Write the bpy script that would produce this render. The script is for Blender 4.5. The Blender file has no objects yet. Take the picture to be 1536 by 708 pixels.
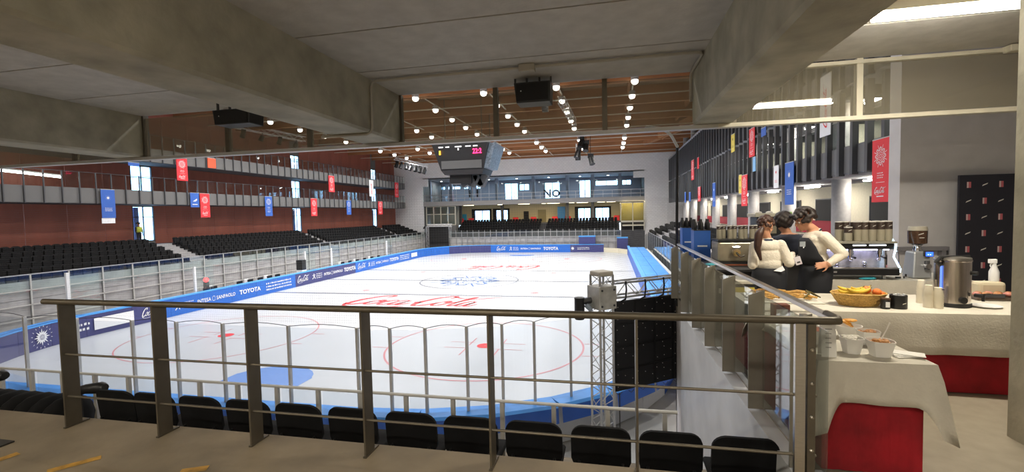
import bpy, bmesh, math, random
import numpy as np
from mathutils import Vector, Matrix
random.seed(7)
S = bpy.context.scene
COL = S.collection
R = math.radians

# ------------------------------------------------------------ camera, world, light, exposure
YAW, PITCH, ROLL, CZ, FPX = 12.15, 2.73, -1.232, 1.75, 691.6
def cam_axes():
    y, p, r = R(YAW), R(PITCH), R(ROLL)
    fw = Vector((-math.sin(y)*math.cos(p), math.cos(y)*math.cos(p), -math.sin(p)))
    rt = Vector((math.cos(y), math.sin(y), 0)); up = rt.cross(fw)
    return rt*math.cos(r)+up*math.sin(r), -rt*math.sin(r)+up*math.cos(r), fw
RT, UP, FW = cam_axes()
cd = bpy.data.cameras.new('camera'); cam = bpy.data.objects.new('camera', cd); COL.objects.link(cam)
cd.sensor_width = 36; cd.lens = 36*FPX/1536; cd.clip_start = .05; cd.clip_end = 500
m = Matrix.Identity(4)
for i in range(3):
    m[i][0], m[i][1], m[i][2] = RT[i], UP[i], -FW[i]
m[2][3] = CZ
cam.matrix_world = m
S.camera = cam
W = bpy.data.worlds.new('world'); S.world = W; W.use_nodes = True
wn = W.node_tree.nodes; wn['Background'].inputs['Color'].default_value = (.62, .80, 1, 1)
wn['Background'].inputs['Strength'].default_value = 5.0
S.view_settings.view_transform = 'Standard'; S.view_settings.look = 'None'
S.view_settings.gamma = 1; S.view_settings.exposure = 0.7
S.cycles.max_bounces = 6; S.cycles.diffuse_bounces = 4; S.cycles.glossy_bounces = 3
S.cycles.transparent_max_bounces = 24; S.cycles.transmission_bounces = 4
S.cycles.caustics_reflective = False; S.cycles.caustics_refractive = False
S.cycles.sample_clamp_indirect = 6
ROOF_LAMP_W = 158.0      # each lamp of the hall roof
TUBE_W = 56.0

def ray(u, v):
    return RT*((u-768)/FPX)+UP*((354-v)/FPX)+FW
def aY(u, v, Y): d = ray(u, v); t = Y/d.y; return Vector((d.x*t, Y, CZ+d.z*t))
def aX(u, v, X): d = ray(u, v); t = X/d.x; return Vector((X, d.y*t, CZ+d.z*t))
def aZ(u, v, Z): d = ray(u, v); t = (Z-CZ)/d.z; return Vector((d.x*t, d.y*t, Z))

# ------------------------------------------------------------ materials
MATS = {}
def M(name, col, rough=.6, metal=0, var=0, scale=8, bump=0, spec=.5, emit=0, ecol=None, stretch=None):
    if name in MATS: return MATS[name]
    mt = bpy.data.materials.new(name); mt.use_nodes = True; nt = mt.node_tree
    b = nt.nodes['Principled BSDF']
    c4 = (*col, 1)
    b.inputs['Base Color'].default_value = c4; b.inputs['Roughness'].default_value = rough
    b.inputs['Metallic'].default_value = metal; b.inputs['Specular IOR Level'].default_value = spec
    if emit:
        b.inputs['Emission Color'].default_value = (*(ecol or col), 1); b.inputs['Emission Strength'].default_value = emit
    tc = nt.nodes.new('ShaderNodeTexCoord'); src = tc.outputs['Object']
    if stretch:
        mp = nt.nodes.new('ShaderNodeMapping'); mp.inputs['Scale'].default_value = stretch
        nt.links.new(src, mp.inputs['Vector']); src = mp.outputs['Vector']
    nz = nt.nodes.new('ShaderNodeTexNoise'); nz.inputs['Scale'].default_value = scale; nz.inputs['Detail'].default_value = 6
    nt.links.new(src, nz.inputs['Vector'])
    v = max(var, .03)
    mx = nt.nodes.new('ShaderNodeMixRGB'); mx.blend_type = 'MIX'
    mx.inputs[1].default_value = tuple(max(0, c*(1-v)) for c in col)+(1,)
    mx.inputs[2].default_value = tuple(min(1, c*(1+v)) for c in col)+(1,)
    cr = nt.nodes.new('ShaderNodeMapRange'); cr.inputs[1].default_value = .3; cr.inputs[2].default_value = .7
    nt.links.new(nz.outputs['Fac'], cr.inputs[0]); nt.links.new(cr.outputs[0], mx.inputs[0])
    nt.links.new(mx.outputs[0], b.inputs['Base Color'])
    if bump:
        bp = nt.nodes.new('ShaderNodeBump'); bp.inputs['Strength'].default_value = bump; bp.inputs['Distance'].default_value = .01
        nz2 = nt.nodes.new('ShaderNodeTexNoise'); nz2.inputs['Scale'].default_value = scale*6; nz2.inputs['Detail'].default_value = 8
        nt.links.new(src, nz2.inputs['Vector']); nt.links.new(nz2.outputs['Fac'], bp.inputs['Height']); nt.links.new(bp.outputs[0], b.inputs['Normal'])
    MATS[name] = mt; return mt
def glass(name, tint=(.93, .97, .96), refl=1.0, ior=1.5, haze=0.0, hcol=(.5, .5, .48)):
    if name in MATS: return MATS[name]
    mt = bpy.data.materials.new(name); mt.use_nodes = True; nt = mt.node_tree; nt.nodes.clear()
    out = nt.nodes.new('ShaderNodeOutputMaterial'); tr = nt.nodes.new('ShaderNodeBsdfTransparent'); gl = nt.nodes.new('ShaderNodeBsdfGlossy')
    tr.inputs[0].default_value = (*tint, 1); gl.inputs['Roughness'].default_value = .02; gl.inputs[0].default_value = (refl, refl, refl, 1)
    lw = nt.nodes.new('ShaderNodeLayerWeight'); lw.inputs[0].default_value = .5
    pw = nt.nodes.new('ShaderNodeMath'); pw.operation = 'POWER'; pw.inputs[1].default_value = 4.5; nt.links.new(lw.outputs['Facing'], pw.inputs[0])
    f0 = ((ior-1)/(ior+1))**2
    fr = nt.nodes.new('ShaderNodeMath'); fr.operation = 'MULTIPLY_ADD'; fr.inputs[1].default_value = 1-f0; fr.inputs[2].default_value = f0; nt.links.new(pw.outputs[0], fr.inputs[0])
    mx = nt.nodes.new('ShaderNodeMixShader'); nt.links.new(fr.outputs[0], mx.inputs[0]); nt.links.new(tr.outputs[0], mx.inputs[1]); nt.links.new(gl.outputs[0], mx.inputs[2])
    last = mx
    if haze:
        df = nt.nodes.new('ShaderNodeBsdfDiffuse'); df.inputs[0].default_value = (*hcol, 1)
        m2 = nt.nodes.new('ShaderNodeMixShader'); m2.inputs[0].default_value = haze
        nt.links.new(mx.outputs[0], m2.inputs[1]); nt.links.new(df.outputs[0], m2.inputs[2]); last = m2
    nt.links.new(last.outputs[0], out.inputs[0]); MATS[name] = mt; return mt
def block_mat(name, c1, c2, w, h, axis='XZ'):
    if name in MATS: return MATS[name]
    mt = bpy.data.materials.new(name); mt.use_nodes = True; nt = mt.node_tree; b = nt.nodes['Principled BSDF']
    tc = nt.nodes.new('ShaderNodeTexCoord'); sp = nt.nodes.new('ShaderNodeSeparateXYZ'); cb = nt.nodes.new('ShaderNodeCombineXYZ')
    nt.links.new(tc.outputs['Object'], sp.inputs[0]); nt.links.new(sp.outputs[0 if axis[0] == 'X' else 1], cb.inputs[0]); nt.links.new(sp.outputs[2], cb.inputs[1])
    bk = nt.nodes.new('ShaderNodeTexBrick'); bk.inputs['Scale'].default_value = 1; bk.inputs['Brick Width'].default_value = w; bk.inputs['Row Height'].default_value = h
    bk.inputs['Mortar Size'].default_value = .02; bk.inputs[1].default_value = (*c1, 1); bk.inputs[2].default_value = tuple(c*.94 for c in c1)+(1,); bk.inputs[3].default_value = (*c2, 1)
    nt.links.new(cb.outputs[0], bk.inputs[0]); nt.links.new(bk.outputs[0], b.inputs[0]); b.inputs['Roughness'].default_value = .7
    MATS[name] = mt; return mt

CONC = M('concrete_beam_grey', (.40, .38, .30), .85, var=.22, scale=3, bump=.5)
CONC_CEIL = M('concrete_slab_grey', (.50, .48, .445), .85, var=.10, scale=5, bump=.3)
CONC_FLOOR = M('concrete_floor_brown', (.24, .19, .125), .65, var=.22, scale=2.2, bump=.3)
CONC_TER = M('terrace_floor_beige', (.29, .25, .19), .6, var=.08, scale=8, bump=.1)
CONC_WALL = M('concrete_pale_wall', (.66, .64, .65), .8, var=.06, scale=3, bump=.2)
CONC_STAND = M('concrete_stand_grey', (.085, .083, .088), .85, var=.15, scale=2)
STEEL_P = M('rail_post_steel', (.14, .12, .09), .45, metal=.6, var=.12, scale=6)
STEEL = M('brushed_steel', (.60, .57, .52), .3, metal=1, var=.08, scale=20, stretch=(1, 1, 20))
ALU = M('aluminium', (.62, .62, .62), .35, metal=.9, var=.05)
ALU_D = M('aluminium_painted', (.55, .54, .52), .5, metal=.2, var=.05)
CREAM_FR = M('cream_frame', (.62, .58, .47), .5, var=.05)
BLACK = M('black_plastic', (.012, .012, .013), .42, var=.2, scale=12)
BLACKM = M('black_matt', (.01, .01, .012), .8)
DARK = M('dark_grey', (.045, .045, .05), .6, var=.1)
DGREY = M('post_dark_grey', (.075, .075, .08), .5)
SEATM = M('seat_black', (.007, .007, .008), .75, spec=.2, var=.15, scale=10)
PANELG = M('balcony_panel_grey', (.15, .147, .143), .6, var=.08, scale=.7)
PANELR = M('balcony_panel_dark', (.17, .17, .175), .6, var=.08, scale=.7)
BROWN = M('wall_panel_red_brown', (.27, .075, .045), .6, var=.14, scale=1.2, stretch=(1, 1, .3))
WOOD = M('roof_timber', (.36, .155, .06), .6, var=.2, scale=1.5, stretch=(.2, 1, 1))
WOODD = M('roof_deck', (.20, .125, .07), .7, var=.2, scale=1)
ICE = M('ice', (.49, .505, .53), .30, var=.03, scale=.25, spec=.35)
WHITE = M('white_print', (.85, .85, .86), .6)
OFFW = M('off_white', (.75, .72, .66), .6)
RED = M('banner_red', (.78, .035, .045), .6, var=.04)
REDL = M('banner_orange', (.85, .12, .05), .6)
BLUE = M('banner_blue', (.04, .13, .50), .6, var=.04)
YEL = M('banner_yellow', (.75, .60, .10), .6)
NAVY = M('board_navy', (.05, .055, .19), .45, var=.06)
BOARDB = M('board_blue', (.02, .14, .56), .42, var=.05)
CAPB = M('board_cap_blue', (.08, .36, .85), .4, var=.05)
MATB = M('mat_light_blue', (.06, .30, .78), .45, var=.15, scale=1.2)
MATD = M('mat_blue', (.02, .11, .50), .5, var=.12, scale=1.5)
ICERED = M('ice_paint_red', (.72, .04, .05), .3)
ICEPINK = M('ice_paint_faded_red', (.55, .20, .22), .3)
ICEBLUE = M('ice_paint_blue', (.04, .13, .38), .3)
ICELB = M('ice_paint_crease_blue', (.15, .28, .62), .25, var=.06)
ICELINE = M('ice_paint_grey', (.10, .11, .15), .3)
CLOTH = M('table_cloth_white', (.58, .54, .46), .85, var=.05, scale=10, bump=.3)
REDC = M('red_table_skirt', (.27, .004, .010), .85, var=.38, scale=4, bump=.3)
SHIRT = M('shirt_white', (.74, .68, .58), .85, var=.10, scale=9, bump=.6)
SKIN = M('skin', (.55, .27, .16), .55, var=.06)
HAIR = M('hair_dark', (.018, .010, .008), .55, var=.3, scale=30)
HAIRB = M('hair_brown', (.055, .022, .014), .5, var=.3, scale=30)
APRON = M('apron_black', (.010, .011, .016), .8)
NAVYC = M('navy_cloth', (.018, .022, .04), .85)
GLASS = glass('clear_glass')
GLASSR = glass('barrier_glass', (.84, .87, .87), 1.0, 1.9)
GLASSU = glass('upper_glass_haze', (.80, .79, .74), .9, 1.55, .24, (.42, .38, .29))  # brownish haze mixed into the glass imitates its milky reflection
GLASSB = glass('rink_glass', (.93, .95, .97), .8, 1.4)
LAMPM = M('lamp_emitter', (1, .98, .93), .5, emit=8)
TUBEM = M('tube_emitter', (1, .93, .80), .5, emit=45)
WARM = M('lobby_lamp', (1, .86, .55), .5, emit=5)

# ------------------------------------------------------------ mesh builder
class MB:
    def __init__(s): s.v = []; s.f = []
    def add(s, vs, fs):
        n = len(s.v); s.v.extend([tuple(p) for p in vs]); s.f.extend([tuple(i+n for i in f) for f in fs]); return s
    def box(s, x0, x1, y0, y1, z0, z1, mat=None):
        vs = [(x, y, z) for z in (z0, z1) for y in (y0, y1) for x in (x0, x1)]
        if mat is not None: vs = [mat @ Vector(p) for p in vs]
        return s.add(vs, [(0, 2, 3, 1), (4, 5, 7, 6), (0, 1, 5, 4), (2, 6, 7, 3), (0, 4, 6, 2), (1, 3, 7, 5)])
    def tube(s, p0, p1, r, n=8, r1=None, caps=True):
        p0, p1 = Vector(p0), Vector(p1); d = (p1-p0)
        if d.length < 1e-6: return s
        d.normalize(); a = Vector((0, 0, 1)) if abs(d.z) < .9 else Vector((1, 0, 0))
        u = d.cross(a).normalized(); w = d.cross(u); r1 = r if r1 is None else r1
        vs = [p0+(u*math.cos(2*math.pi*i/n)+w*math.sin(2*math.pi*i/n))*r for i in range(n)]
        vs += [p1+(u*math.cos(2*math.pi*i/n)+w*math.sin(2*math.pi*i/n))*r1 for i in range(n)]
        fs = [(i, i+n, (i+1) % n+n, (i+1) % n) for i in range(n)]
        if caps: fs += [tuple(range(n)), tuple(range(2*n-1, n-1, -1))]
        return s.add(vs, fs)
    def path(s, pts, r, n=8):
        pts = [Vector(p) for p in pts]; rings = []
        prev = None
        for i, p in enumerate(pts):
            d = (pts[min(i+1, len(pts)-1)]-pts[max(i-1, 0)]).normalized()
            if prev is None:
                a = Vector((0, 0, 1)) if abs(d.z) < .9 else Vector((1, 0, 0)); u = d.cross(a).normalized()
            else:
                u = (prev-d*prev.dot(d)).normalized()
            prev = u; w = d.cross(u)
            rr = r[i] if isinstance(r, (list, tuple)) else r
            rings.append([p+(u*math.cos(2*math.pi*k/n)+w*math.sin(2*math.pi*k/n))*rr for k in range(n)])
        vs = [q for rg in rings for q in rg]; fs = []
        for i in range(len(rings)-1):
            for k in range(n):
                fs.append((i*n+k, i*n+(k+1) % n, (i+1)*n+(k+1) % n, (i+1)*n+k))
        fs += [tuple(range(n-1, -1, -1)), tuple(range((len(rings)-1)*n, len(rings)*n))]
        return s.add(vs, fs)
    def lathe(s, prof, c=(0, 0, 0), n=20):
        vs = []; fs = []
        for r, z in prof:
            for k in range(n):
                a = 2*math.pi*k/n; vs.append((c[0]+r*math.cos(a), c[1]+r*math.sin(a), c[2]+z))
        for i in range(len(prof)-1):
            for k in range(n):
                fs.append((i*n+k, i*n+(k+1) % n, (i+1)*n+(k+1) % n, (i+1)*n+k))
        if prof[0][0] > 1e-4: fs.append(tuple(range(n-1, -1, -1)))
        if prof[-1][0] > 1e-4: fs.append(tuple(range((len(prof)-1)*n, len(prof)*n)))
        return s.add(vs, fs)
    def sphere(s, c, rx, ry=None, rz=None, n=10, m=14, rot=None):
        ry = ry or rx; rz = rz or rx; c = Vector(c); vs = []; fs = []
        for i in range(1, n):
            th = math.pi*i/n
            for k in range(m):
                a = 2*math.pi*k/m; vs.append(Vector((rx*math.sin(th)*math.cos(a), ry*math.sin(th)*math.sin(a), rz*math.cos(th))))
        vs += [Vector((0, 0, rz)), Vector((0, 0, -rz))]
        if rot is not None: vs = [rot @ p for p in vs]
        vs = [p+c for p in vs]; T = (n-1)*m
        for i in range(n-2):
            for k in range(m): fs.append((i*m+k, (i+1)*m+k, (i+1)*m+(k+1) % m, i*m+(k+1) % m))
        for k in range(m):
            fs.append((T, k, (k+1) % m)); fs.append((T+1, (n-2)*m+(k+1) % m, (n-2)*m+k))
        return s.add(vs, fs)
    def prism(s, poly, fn, t0, t1):
        n = len(poly); vs = [fn(a, b, t0) for a, b in poly]+[fn(a, b, t1) for a, b in poly]
        return s.add(vs, [tuple(range(n-1, -1, -1)), tuple(range(n, 2*n))]+[(i, (i+1) % n, (i+1) % n+n, i+n) for i in range(n)])
    def mesh(s, name, smooth=False):
        me = bpy.data.meshes.new(name); me.from_pydata(s.v, [], s.f); me.update()
        bm = bmesh.new(); bm.from_mesh(me); bmesh.ops.recalc_face_normals(bm, faces=bm.faces); bm.to_mesh(me); bm.free()
        if smooth:
            me.polygons.foreach_set('use_smooth', [True]*len(me.polygons))
            try: me.set_sharp_from_angle(angle=R(38))
            except Exception: pass
        return me
    def build(s, name, mat, parent=None, smooth=False, bevel=0, loc=None):
        return link(name, s.mesh(name, smooth), mat, parent, bevel, loc)
def link(name, me, mat, parent=None, bevel=0, loc=None):
    if mat is not None:
        me.materials.clear(); me.materials.append(mat)
    o = bpy.data.objects.new(name, me); COL.objects.link(o)
    if loc is not None: o.location = loc
    if parent is not None:
        o.parent = parent
    if bevel:
        b = o.modifiers.new('bevel', 'BEVEL'); b.width = bevel; b.segments = 2; b.limit_method = 'ANGLE'
    return o
def P(x0, x1, y0, y1, z0, z1): return MB().box(x0, x1, y0, y1, z0, z1)
def tag(o, label, cat, group=None, kind=None):
    if label: o['label'] = label
    if cat: o['category'] = cat
    if group: o['group'] = group
    if kind: o['kind'] = kind
    return o
def thing(name, label, cat, loc=(0, 0, 0), group=None, rz=0):
    o = bpy.data.objects.new(name, None); COL.objects.link(o); o.location = loc; o.rotation_euler.z = rz; o.empty_display_size = .1
    return tag(o, label, cat, group)
def struct(name, label=None):
    o = bpy.data.objects.new(name, None); COL.objects.link(o); o['kind'] = 'structure'
    if label: o['label'] = label
    return o
def setstruct(o, label=None):
    o['kind'] = 'structure'
    if label: o['label'] = label
    return o
def stuff(o): o['kind'] = 'stuff'; return o
def dup(o, parent=None, loc=None, rz=None):
    kids = list(o.children)
    c = o.copy(); COL.objects.link(c)
    if parent is not None: c.parent = parent
    if loc is not None: c.location = loc
    if rz is not None: c.rotation_euler.z = rz
    for k in kids: dup(k, c)
    return c

# ------------------------------------------------------------ flat lettering and marks
# every print mesh lies in its local XZ plane (x right, z up), facing -Y, centred, given total width or height
_tc = {}
def text_mesh(txt, w=None, h=None, bold=0.0, shear=0):
    key = (txt, bold, shear)
    if key not in _tc:
        cu = bpy.data.curves.new('t', 'FONT'); cu.body = txt; cu.size = 1; cu.offset = bold; cu.shear = shear; cu.resolution_u = 2
        cu.align_x = 'CENTER'
        ob = bpy.data.objects.new('t', cu); COL.objects.link(ob)
        dg = bpy.context.evaluated_depsgraph_get(); me = bpy.data.meshes.new_from_object(ob.evaluated_get(dg))
        vs = [tuple(v.co) for v in me.vertices]; fs = [tuple(p.vertices) for p in me.polygons]
        bpy.data.objects.remove(ob); bpy.data.meshes.remove(me)
        _tc[key] = (vs, fs)
    vs, fs = _tc[key]
    return fit_print([(x, y) for x, y, z in vs], fs, w, h)
def fit_print(v2, fs, w, h):
    xs = [p[0] for p in v2]; ys = [p[1] for p in v2]
    x0, x1, y0, y1 = min(xs), max(xs), min(ys), max(ys)
    k = w/(x1-x0) if w else h/(y1-y0); kz = (h/(y1-y0)) if h else k
    if h and not w: k = kz
    return [((x-(x0+x1)/2)*k, (y-(y0+y1)/2)*kz) for x, y in v2], fs
def ribbon(pts, w, cal=True, closed=False):
    """strip along a smooth 2D path, calligraphic width"""
    pts = [Vector(p) for p in pts]; sm = []
    n = len(pts)
    rng = range(n if closed else n-1)
    for i in rng:
        p0 = pts[(i-1) % n] if closed or i > 0 else pts[0]; p1 = pts[i]; p2 = pts[(i+1) % n]
        p3 = pts[(i+2) % n] if closed or i+2 < n else pts[-1]
        for k in range(6):
            t = k/6
            sm.append(.5*((2*p1)+(-p0+p2)*t+(2*p0-5*p1+4*p2-p3)*t*t+(-p0+3*p1-3*p2+p3)*t*t*t))
    if not closed: sm.append(pts[-1])
    N = len(sm); vs = []; fs = []
    for i, p in enumerate(sm):
        a = sm[(i-1) % N] if closed else sm[max(i-1, 0)]; b = sm[(i+1) % N] if closed else sm[min(i+1, N-1)]
        d = (b-a)
        if d.length < 1e-9: d = Vector((1, 0))
        d.normalize(); nn = Vector((-d.y, d.x))
        ww = w*(.35+.65*abs(d.y)) if cal else w
        if not closed and cal: ww *= min(1, .35+4*min(i, N-1-i)/N)
        vs += [tuple(p+nn*ww/2), tuple(p-nn*ww/2)]
    for i in range(N if closed else N-1):
        j = (i+1) % N; fs.append((2*i, 2*i+1, 2*j+1, 2*j))
    return vs, fs
def merge(parts):
    V = []; F = []
    for vs, fs in parts:
        n = len(V); V += vs; F += [tuple(i+n for i in f) for f in fs]
    return V, F
def script_logo():
    def sh(L, dx, s=1.0): return [((x*s+dx)+.38*y*s, y*s) for x, y in L]
    el = [(.30, .28), (.16, .50), (.0, .30), (-.02, .08), (.12, 0), (.26, .12), (.32, .34)]
    out = []
    def o(dx): out.append(ribbon(sh([(.18, .52), (.02, .36), (.0, .12), (.13, .0), (.28, .14), (.31, .38), (.20, .52), (.16, .40), (.30, .36), (.46, .44)], dx), .11))
    def c(dx): out.append(ribbon(sh([(.30, .42), (.20, .52), (.04, .36), (.0, .14), (.12, .0), (.28, .08), (.40, .24)], dx), .11))
    def a(dx):
        out.append(ribbon(sh([(.30, .44), (.16, .52), (.02, .34), (.0, .12), (.11, .0), (.24, .14), (.32, .46)], dx), .11))
        out.append(ribbon(sh([(.33, .50), (.28, .16), (.34, .0), (.46, .10), (.54, .24)], dx), .11))
    def l(dx): out.append(ribbon(sh([(-.06, .22), (.10, .50), (.22, .86), (.20, 1.02), (.10, .84), (.06, .20), (.12, .0), (.26, .12), (.34, .28)], dx), .11))
    def C(dx): out.append(ribbon(sh([(.55, .80), (.62, .98), (.46, 1.08), (.18, .88), (.0, .42), (.06, .05), (.24, -.04), (.46, .10), (.60, .32)], dx), .17))
    C(0); o(.58); c(1.02); a(1.38)
    out.append(ribbon(sh([(1.98, .30), (2.10, .34), (2.22, .30)], 0), .09, False))
    C(2.15); o(2.75); l(3.22); a(3.5)
    out.append(ribbon([(-.05, .15), (.15, -.18), (.8, -.30), (1.6, -.22), (2.0, -.10)], .10))      # lower swash
    out.append(ribbon([(3.0, 1.06), (3.4, .84), (3.9, .78), (4.3, .96), (4.75, 1.05)], .12))       # upper swash
    return merge(out)
LOGO_SCRIPT = script_logo()
def star_logo():
    out = []
    for n, r, a, w in ((8, .42, .10, .03), (8, .24, .05, .022), (8, .10, .02, .02)):
        pts = [((r+a*math.cos(n*t))*math.cos(t), (r+a*math.cos(n*t))*math.sin(t)) for t in [2*math.pi*i/(n*6) for i in range(n*6)]]
        out.append(ribbon(pts, w, False, True))
    for k in range(8):
        t = 2*math.pi*(k+.5)/8
        out.append(ribbon([(.36*math.cos(t), .36*math.sin(t)), (.56*math.cos(t), .56*math.sin(t)), (.70*math.cos(t), .70*math.sin(t))], .03, False))
    for k in range(8):
        t = 2*math.pi*k/8
        pts = [(.46*math.cos(t)+.09*math.cos(q), .46*math.sin(t)+.09*math.sin(q)) for q in [2*math.pi*i/8 for i in range(8)]]
        out.append(ribbon(pts, .02, False, True))
    return merge(out)
LOGO_STAR = star_logo()
def burst_logo():
    V = [(0.0, 0.0)]; F = []
    n = 16
    for i in range(n*2):
        r = 1.0 if i % 4 == 0 else (.5 if i % 2 else .78)
        t = 2*math.pi*i/(n*2); V.append((r*math.cos(t), r*math.sin(t)))
    for i in range(n*2): F.append((0, 1+i, 1+(i+1) % (n*2)))
    for k in range(16):
        t = 2*math.pi*(k+.5)/16; a = len(V)
        V += [(1.15*math.cos(t)-.04*math.sin(t), 1.15*math.sin(t)+.04*math.cos(t)), (1.15*math.cos(t)+.04*math.sin(t), 1.15*math.sin(t)-.04*math.cos(t)), (1.4*math.cos(t), 1.4*math.sin(t))]
        F.append((a, a+1, a+2))
    return V, F
LOGO_BURST = burst_logo()
def place2(v2, o, ex, ez, off=None):
    o = Vector(o)+(Vector(off) if off is not None else Vector((0, 0, 0)))
    return [o+ex*a+ez*b for a, b in v2]
def print_on(name, shape, mat, parent, o, ex, ez, nrm, w=None, h=None, lift=.004):
    v2, fs = fit_print(shape[0], shape[1], w, h)
    o = Vector(o)+Vector(nrm)*lift
    me = bpy.data.meshes.new(name); me.from_pydata([tuple(p) for p in place2(v2, o, Vector(ex), Vector(ez))], [], fs); me.update()
    return link(name, me, mat, parent)
def T(txt, bold=0.0, shear=0):
    text_mesh(txt, w=1, bold=bold, shear=shear)
    vs, fs = _tc[(txt, bold, shear)]
    return [(x, y) for x, y, z in vs], fs
def lines_logo(n, w=1.0, gap=.22, seed=0):
    rnd = random.Random(seed); parts = []
    for i in range(n):
        x = -w/2
        while x < w/2-.05:
            l = rnd.uniform(.04, .11); x1 = min(x+l, w/2); y = -i*gap
            parts.append(([(x, y), (x1, y), (x1, y+gap*rnd.uniform(.3, .55)), (x, y+gap*.45)], [(0, 1, 2, 3)])); x = x1+rnd.uniform(.03, .09)
    return merge(parts)

# ============================================================ SETTING: the hall
ZI = -4.25                       # ice level
RX0, RX1, RY0, RY1, RC = -27.1, 2.2, 10.3, 70.3, 8.5
YEND = 74.0
XB, XW = -34.0, -36.5            # left balcony front, left wall
XBR, XWR = 8.6, 12.5             # right balcony front, right wall
X3, Y3, Z3 = Vector((1, 0, 0)), Vector((0, 1, 0)), Vector((0, 0, 1))

# ground of the hall outside the boards
g = struct('floor'); g.name = 'floor_hall'
P(-38, 14, 3.0, 84, -4.6, -4.29).build('floor_slab', M('hall_floor', (.50, .48, .45), .6, var=.1, scale=.8), g)

# left wall: red brown panels with three tall glazed strips
wl = struct('wall_left')
doorL = (30.3, 31.5)
WIN = [(29.0, 30.75), (47.5, 49.1), (66.0, 67.5)]
def brown_pieces():
    edges = []; y = -9.0
    while y < YEND: edges.append(y); y += 2.4
    edges.append(YEND)
    me_cache = {}
    for a, b in zip(edges[:-1], edges[1:]):
        segs = [(a, b)]
        for w0, w1 in WIN:
            ns = []
            for p, q in segs:
                if q <= w0 or p >= w1: ns.append((p, q)); continue
                if p < w0: ns.append((p, w0))
                if q > w1: ns.append((w1, q))
            segs = ns
        for p, q in segs:
            if q-p < .05: continue
            key = round(q-p, 3)
            if key not in me_cache:
                me_cache[key] = P(-.1, 0, .012, q-p-.012, -1.2, 13.2).mesh('wall_panel'); me_cache[key].materials.append(BROWN)
            o = link('wall_panel', me_cache[key], None, wl, loc=(XW, p, 0))
    P(-.2, -.1, -9, YEND, -4.3, 13.2).build('backing', DARK, None)
brown_pieces()
bk = bpy.data.objects['backing']; bpy.data.objects.remove(bk)
# glazed strips (window openings) in the left wall
for i, (w0, w1) in enumerate(WIN):
    win = struct('window_%d' % (i+1))
    for z0, z1 in ((.2, 3.0), (3.35, 6.2), (6.6, 9.2)):
        f = MB()
        f.box(XW-.12, XW+.02, w0, w0+.06, z0, z1).box(XW-.12, XW+.02, w1-.06, w1, z0, z1).box(XW-.12, XW+.02, w0, w1, z0, z0+.06).box(XW-.12, XW+.02, w0, w1, z1-.06, z1)
        f.box(XW-.08, XW, (w0+w1)/2-.03, (w0+w1)/2+.03, z0, z1).box(XW-.08, XW, w0, w1, z0+1.9, z0+1.95)
        fr0 = f.build('frame', DARK, win)
        P(XW-.06, XW-.045, w0+.06, w1-.06, z0+.06, z1-.06).build('pane', glass('window_glass', (.75, .9, 1), 1, 1.45, .15, (.5, .6, .75)), fr0)
    for z0, z1 in ((-1.2, .2), (3.0, 3.35), (6.2, 6.6), (9.2, 13.2)):
        P(XW-.1, XW, w0, w1, z0, z1).build('spandrel', PANELG, win)
    P(XW-.10, XW-.07, w0+.15, w0+.55, .3, 2.9).build('curtain', M('curtain_blue', (.10, .12, .40), .7), win)

# end wall of pale blockwork around a two storey opening
BLK = block_mat('wall_blockwork', (.88, .87, .86), (.70, .69, .68), .5, .25, 'XZ')
wf = struct('wall_far')
for nm, b in (('left', (XW-.2, -31.3, -4.3, 13.2)), ('right', (5.1, 14, -4.3, 13.2)), ('over_left', (-31.3, -30.4, 6.7, 13.2)), ('over', (-30.4, 3.45, 7.95, 13.2)), ('over_right', (3.45, 5.1, 6.95, 13.2))):
    P(b[0], b[1], YEND, YEND+.3, b[2], b[3]).build('wall_block_field', BLK, wf)
P(-31.3, 5.1, YEND, YEND+.25, -4.3, -1.1).build('stand_front', CONC_STAND, wf)
P(-31.3, 5.1, YEND, YEND+.5, 3.35, 4.1).build('slab_edge', M('slab_edge_grey', (.30, .29, .28), .7), wf)
flob = struct('floor_lobby')
P(-31.3, 5.1, YEND+.5, 84, 3.5, 3.8).build('gallery_floor', PANELG, flob)
P(-31.3, 5.1, YEND, 84, 7.95, 8.1).build('gallery_ceiling', M('gallery_ceiling_grey', (.40, .42, .45), .8), flob)
P(-31.3, 5.1, 79.5, 84, -.1, .15).build('lobby_floor', CONC_STAND, flob)
P(-31.5, -31.3, YEND+.3, 84, -4.3, 8).build('side_left', PANELG, flob)
P(5.1, 5.3, YEND+.3, 84, -4.3, 8).build('side_right', PANELG, flob)
LOB = M('lobby_wall_cream', (.62, .54, .34), .8)
GALW = M('gallery_wall_blue_grey', (.27, .31, .40), .8)
def wall_with_holes(parent, x0, x1, z0, z1, y, holes, mat, t=.2):
    xs = sorted(holes); x = x0
    for h0, h1, hz0, hz1 in xs:
        if h0 > x: P(x, h0, y, y+t, z0, z1).build('wall_piece', mat, parent)
        if hz0 > z0: P(h0, h1, y, y+t, z0, hz0).build('wall_piece', mat, parent)
        if hz1 < z1: P(h0, h1, y, y+t, hz1, z1).build('wall_piece', mat, parent)
        x = h1
    if x < x1: P(x, x1, y, y+t, z0, z1).build('wall_piece', mat, parent)
def UX(u, v, Y): return aY(u, v, Y).x
YL = 83.0
lob = [(712, 735), (744, 762), (867, 886), (893, 914)]
holes = [(UX(a, 320, YL), UX(b, 320, YL), .25, 2.55) for a, b in lob]
wlob = struct('wall_lobby')
wall_with_holes(wlob, -31.3, 5.1, 0, 3.5, YL, holes, LOB)
gal = [(653, 668), (672, 691), (695, 703), (714, 722), (757, 777), (779, 794), (817, 840), (869, 886), (893, 927), (933, 947)]
gz = [(6.6, 7.2)]*3+[(6.6, 7.2)]+[(4.4, 7.4), (6.0, 7.2), (4.4, 7.3), (4.4, 7.5), (6.4, 7.3), (6.4, 7.3)]
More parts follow.
